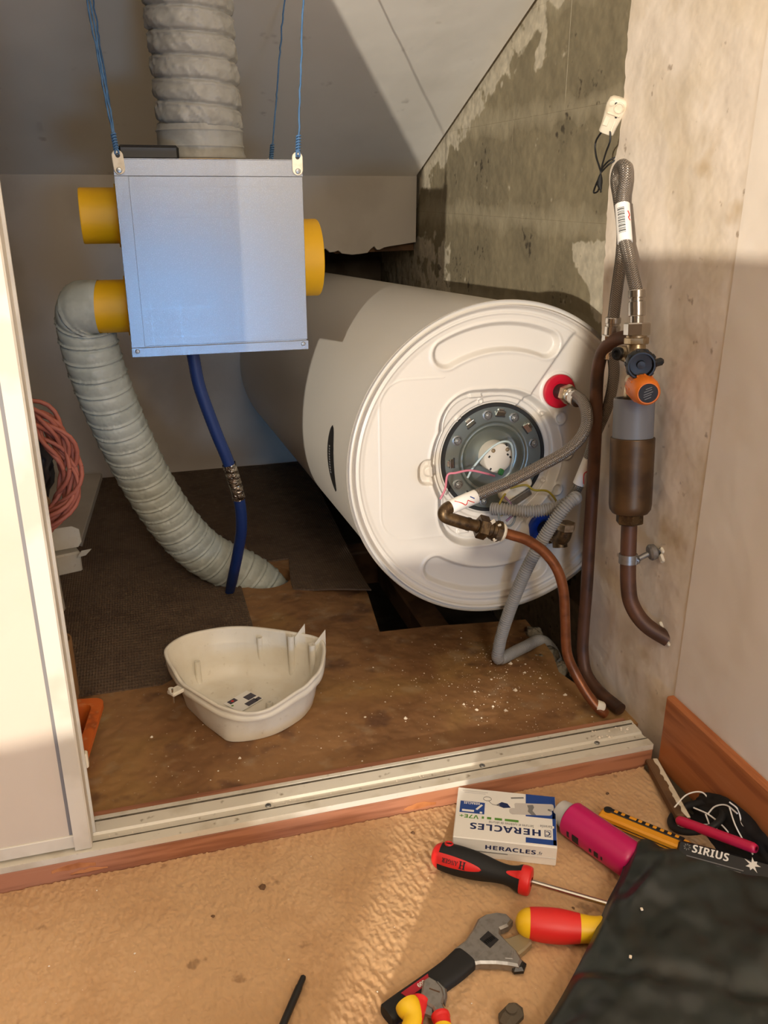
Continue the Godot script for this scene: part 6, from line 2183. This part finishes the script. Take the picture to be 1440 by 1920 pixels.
func pliers():
	var o := thing("pliers", "combination pliers with red and yellow insulated handles at the bottom edge", "pliers", Vector3(0.235, 0.0, -0.63))
	var og := o.position
	var pl := func(l: Array) -> PackedVector2Array:
		var r := PackedVector2Array()
		for k in range(0, l.size(), 2): r.append(Vector2(l[k] - og.x, l[k + 1] - og.z))
		return r
	var y := 0.0165
	var b := B()
	prism(b, pl.call([0.232, -0.654, 0.240, -0.657, 0.246, -0.650, 0.249, -0.640, 0.248, -0.630, 0.243, -0.622, 0.244, -0.606, 0.232, -0.607, 0.231, -0.620, 0.225, -0.628, 0.225, -0.640]), 0.009, Transform3D(PLAN, Vector3(0, y, 0)), 0.002)
	obj("jaw", b, M.brushed, o)
	b = B()
	prism(b, pl.call([0.238, -0.656, 0.250, -0.654, 0.255, -0.642, 0.253, -0.634, 0.247, -0.624, 0.244, -0.640]), 0.007, Transform3D(PLAN, Vector3(0, y - 0.004, 0)), 0.002)
	prism(b, pl.call([0.226, -0.640, 0.221, -0.634, 0.218, -0.622, 0.230, -0.612, 0.234, -0.624]), 0.008, Transform3D(PLAN, Vector3(0, y - 0.002, 0)), 0.002)
	obj("jaw", b, M.steel, o)
	b = B()
	box(b, Vector3(0.2395, y + 0.0092, -0.638) - og, Vector3(0.0013, 0.0005, 0.012), Basis(Vector3.UP, 0.9), 0.0)
	obj("pivot_mark", b, M.timber, o)
	for s in [0, 1]:
		var pts := V3([0.222, y + 0.004, -0.634, 0.213, y + 0.005, -0.620, 0.204, y + 0.004, -0.606, 0.190, y + 0.002, -0.590, 0.17, y - 0.002, -0.572]) if s == 0 else V3([0.237, y + 0.004, -0.612, 0.236, y + 0.004, -0.602, 0.232, y + 0.003, -0.588, 0.22, y + 0.001, -0.57])
		for k in pts.size(): pts[k] -= og
		b = B()
		tube(b, spline(pts, 8), func(l, _t, _a): return 0.0090 if l > 0.004 else 0.0100, 20)
		var h := obj("red_sleeve", b, M.red_tool, o)
		b = B()
		var yp := pts.duplicate()
		for k in yp.size(): yp[k] += Vector3(-0.005 if s == 0 else -0.001, 0.001, 0.004)
		yp.remove_at(0)
		if s == 0: yp.insert(0, Vector3(0.206, y + 0.008, -0.632) - og)
		tube(b, spline(yp, 8), func(l, _t, a): return 0.0098 + (0.0035 * exp(-pow((l - 0.004) / 0.010, 2.0)) if s == 0 else 0.0), 20)
		obj("yellow_grip", b, M.yellow_tool, h)

func small_debris():
	# plaster crumbs and dust, too many to count
	var dn := noise(801, 1.0, 2)
	var chip := func(b: Dictionary, p: Vector3, r: float):
		var pts := []
		for k in 6:
			var a := TAU * k / 6.0 + rng.randf() * 0.5
			pts.append(p + Vector3(cos(a) * r * (0.6 + rng.randf() * 0.5), 0.0, sin(a) * r * (0.6 + rng.randf() * 0.5)))
		var t := p + Vector3(0, r * (0.5 + rng.randf() * 0.5), 0)
		for k in 6:
			var m: Vector3 = (pts[k] + pts[(k + 1) % 6]) / 2 - p
			poly(b, [pts[k], pts[(k + 1) % 6], t], m + Vector3(0, r * 0.8, 0))
	var b := B()
	for k in 520:
		var c := Vector2(rng.randfn(0.545, 0.085), rng.randfn(-1.205, 0.085))
		if rng.randf() < 0.2: c = Vector2(rng.randf_range(-0.05, 0.62), rng.randf_range(-1.33, -1.04))
		if c.y > -1.04 or c.y < -1.40 or c.x > 0.665: continue
		var r := 0.0006 + 0.0016 * pow(rng.randf(), 4.0)
		chip.call(b, Vector3(c.x, 0.0202, c.y), r)
	var big := [[0.502, -1.181, 0.0042], [0.572, -1.166, 0.0050], [0.485, -1.129, 0.0040], [0.530, -1.113, 0.0042], [0.363, -1.138, 0.0040], [0.648, -1.129, 0.0045], [0.253, -1.298, 0.003], [0.088, -1.107, 0.0035], [0.515, -1.130, 0.0030], [0.600, -1.250, 0.0050], [0.590, -1.265, 0.0045], [0.612, -1.215, 0.0042], [0.630, -1.190, 0.0035], [0.47, -1.15, 0.003], [0.545, -1.21, 0.003], [0.30, -1.16, 0.003], [-0.04, -1.20, 0.004]]
	for q in big: chip.call(b, Vector3(q[0], 0.0202, q[1]), q[2])
	var o := obj("plaster_crumbs", b, M.debris)
	tag(o, "white plaster crumbs scattered over the closet floor below the conduit", "crumbs", "", "stuff")
	# crumbs on the track, the sill and the carpet
	b = B()
	for k in 60: chip.call(b, Vector3(rng.randf_range(-0.1, 0.70), 0.0362, rng.randf_range(-0.974, -0.964)), 0.0004 + 0.0011 * pow(rng.randf(), 3.0))
	for k in 16: chip.call(b, Vector3(rng.randf_range(0.62, 0.700), 0.0395, rng.randf_range(-1.0, -0.975)), 0.0015 + 0.002 * rng.randf())
	for k in 70: chip.call(b, Vector3(rng.randf_range(-0.2, 0.68), 0.0015, rng.randf_range(-0.935, -0.58)), 0.0005 + 0.0012 * pow(rng.randf(), 5.0))
	o = obj("plaster_dust", b, M.debris)
	tag(o, "fine pale crumbs in the track groove and on the carpet", "crumbs", "", "stuff")
	# dark specks in the carpet
	b = B()
	for q in [[0.085, -0.86, 0.006], [-0.06, -0.665, 0.004], [0.30, -0.90, 0.004], [0.45, -0.72, 0.003], [0.02, -0.83, 0.003], [0.60, -0.90, 0.004]]: chip.call(b, Vector3(q[0], 0.001, q[1]), q[2])
	o = obj("carpet_fluff", b, M.timber)
	tag(o, "dark bits of fluff lying on the tan carpet", "fluff", "", "stuff")
	# rubble at the torn floor corner
	var spots := [[0.662, 0.005, -1.262, 0.018], [0.690, 0.010, -1.225, 0.014], [0.700, -0.005, -1.300, 0.020], [0.688, 0.022, -1.340, 0.015], [0.702, 0.018, -1.190, 0.012], [0.655, -0.01, -1.215, 0.010]]
	var names_ := ["largest pale plaster lump beside the kinked conduit", "plaster lump between the copper pipe and the conduit", "plaster lump in the hole under the heater rim", "pale lump with a dark hole at the back of the floor gap", "small plaster lump at the foot of the plaster wall", "smallest plaster lump at the broken floor edge"]
	for k in spots.size():
		var q: Array = spots[k]
		b = B()
		var rows := []
		for r in 13:
			var row := PackedVector3Array()
			var ph := PI * r / 12.0
			for s in 21:
				var a := TAU * (s % 20) / 20.0
				var d := Vector3(sin(ph) * cos(a), cos(ph), sin(ph) * sin(a))
				row.append(d * q[3] * (1.0 + 0.45 * dn.get_noise_3d(d.x * 1.6 + k * 9.0, d.y * 1.6, d.z * 1.6)) * Vector3(1.0, 0.8, 1.15))
			rows.append(row)
		grid(b, rows, true)
		var m := obj("plaster_lump", b, M.concrete)
		m.position = Vector3(q[0], q[1], q[2])
		tag(m, names_[k], "rubble", "plaster lumps in the floor gap")
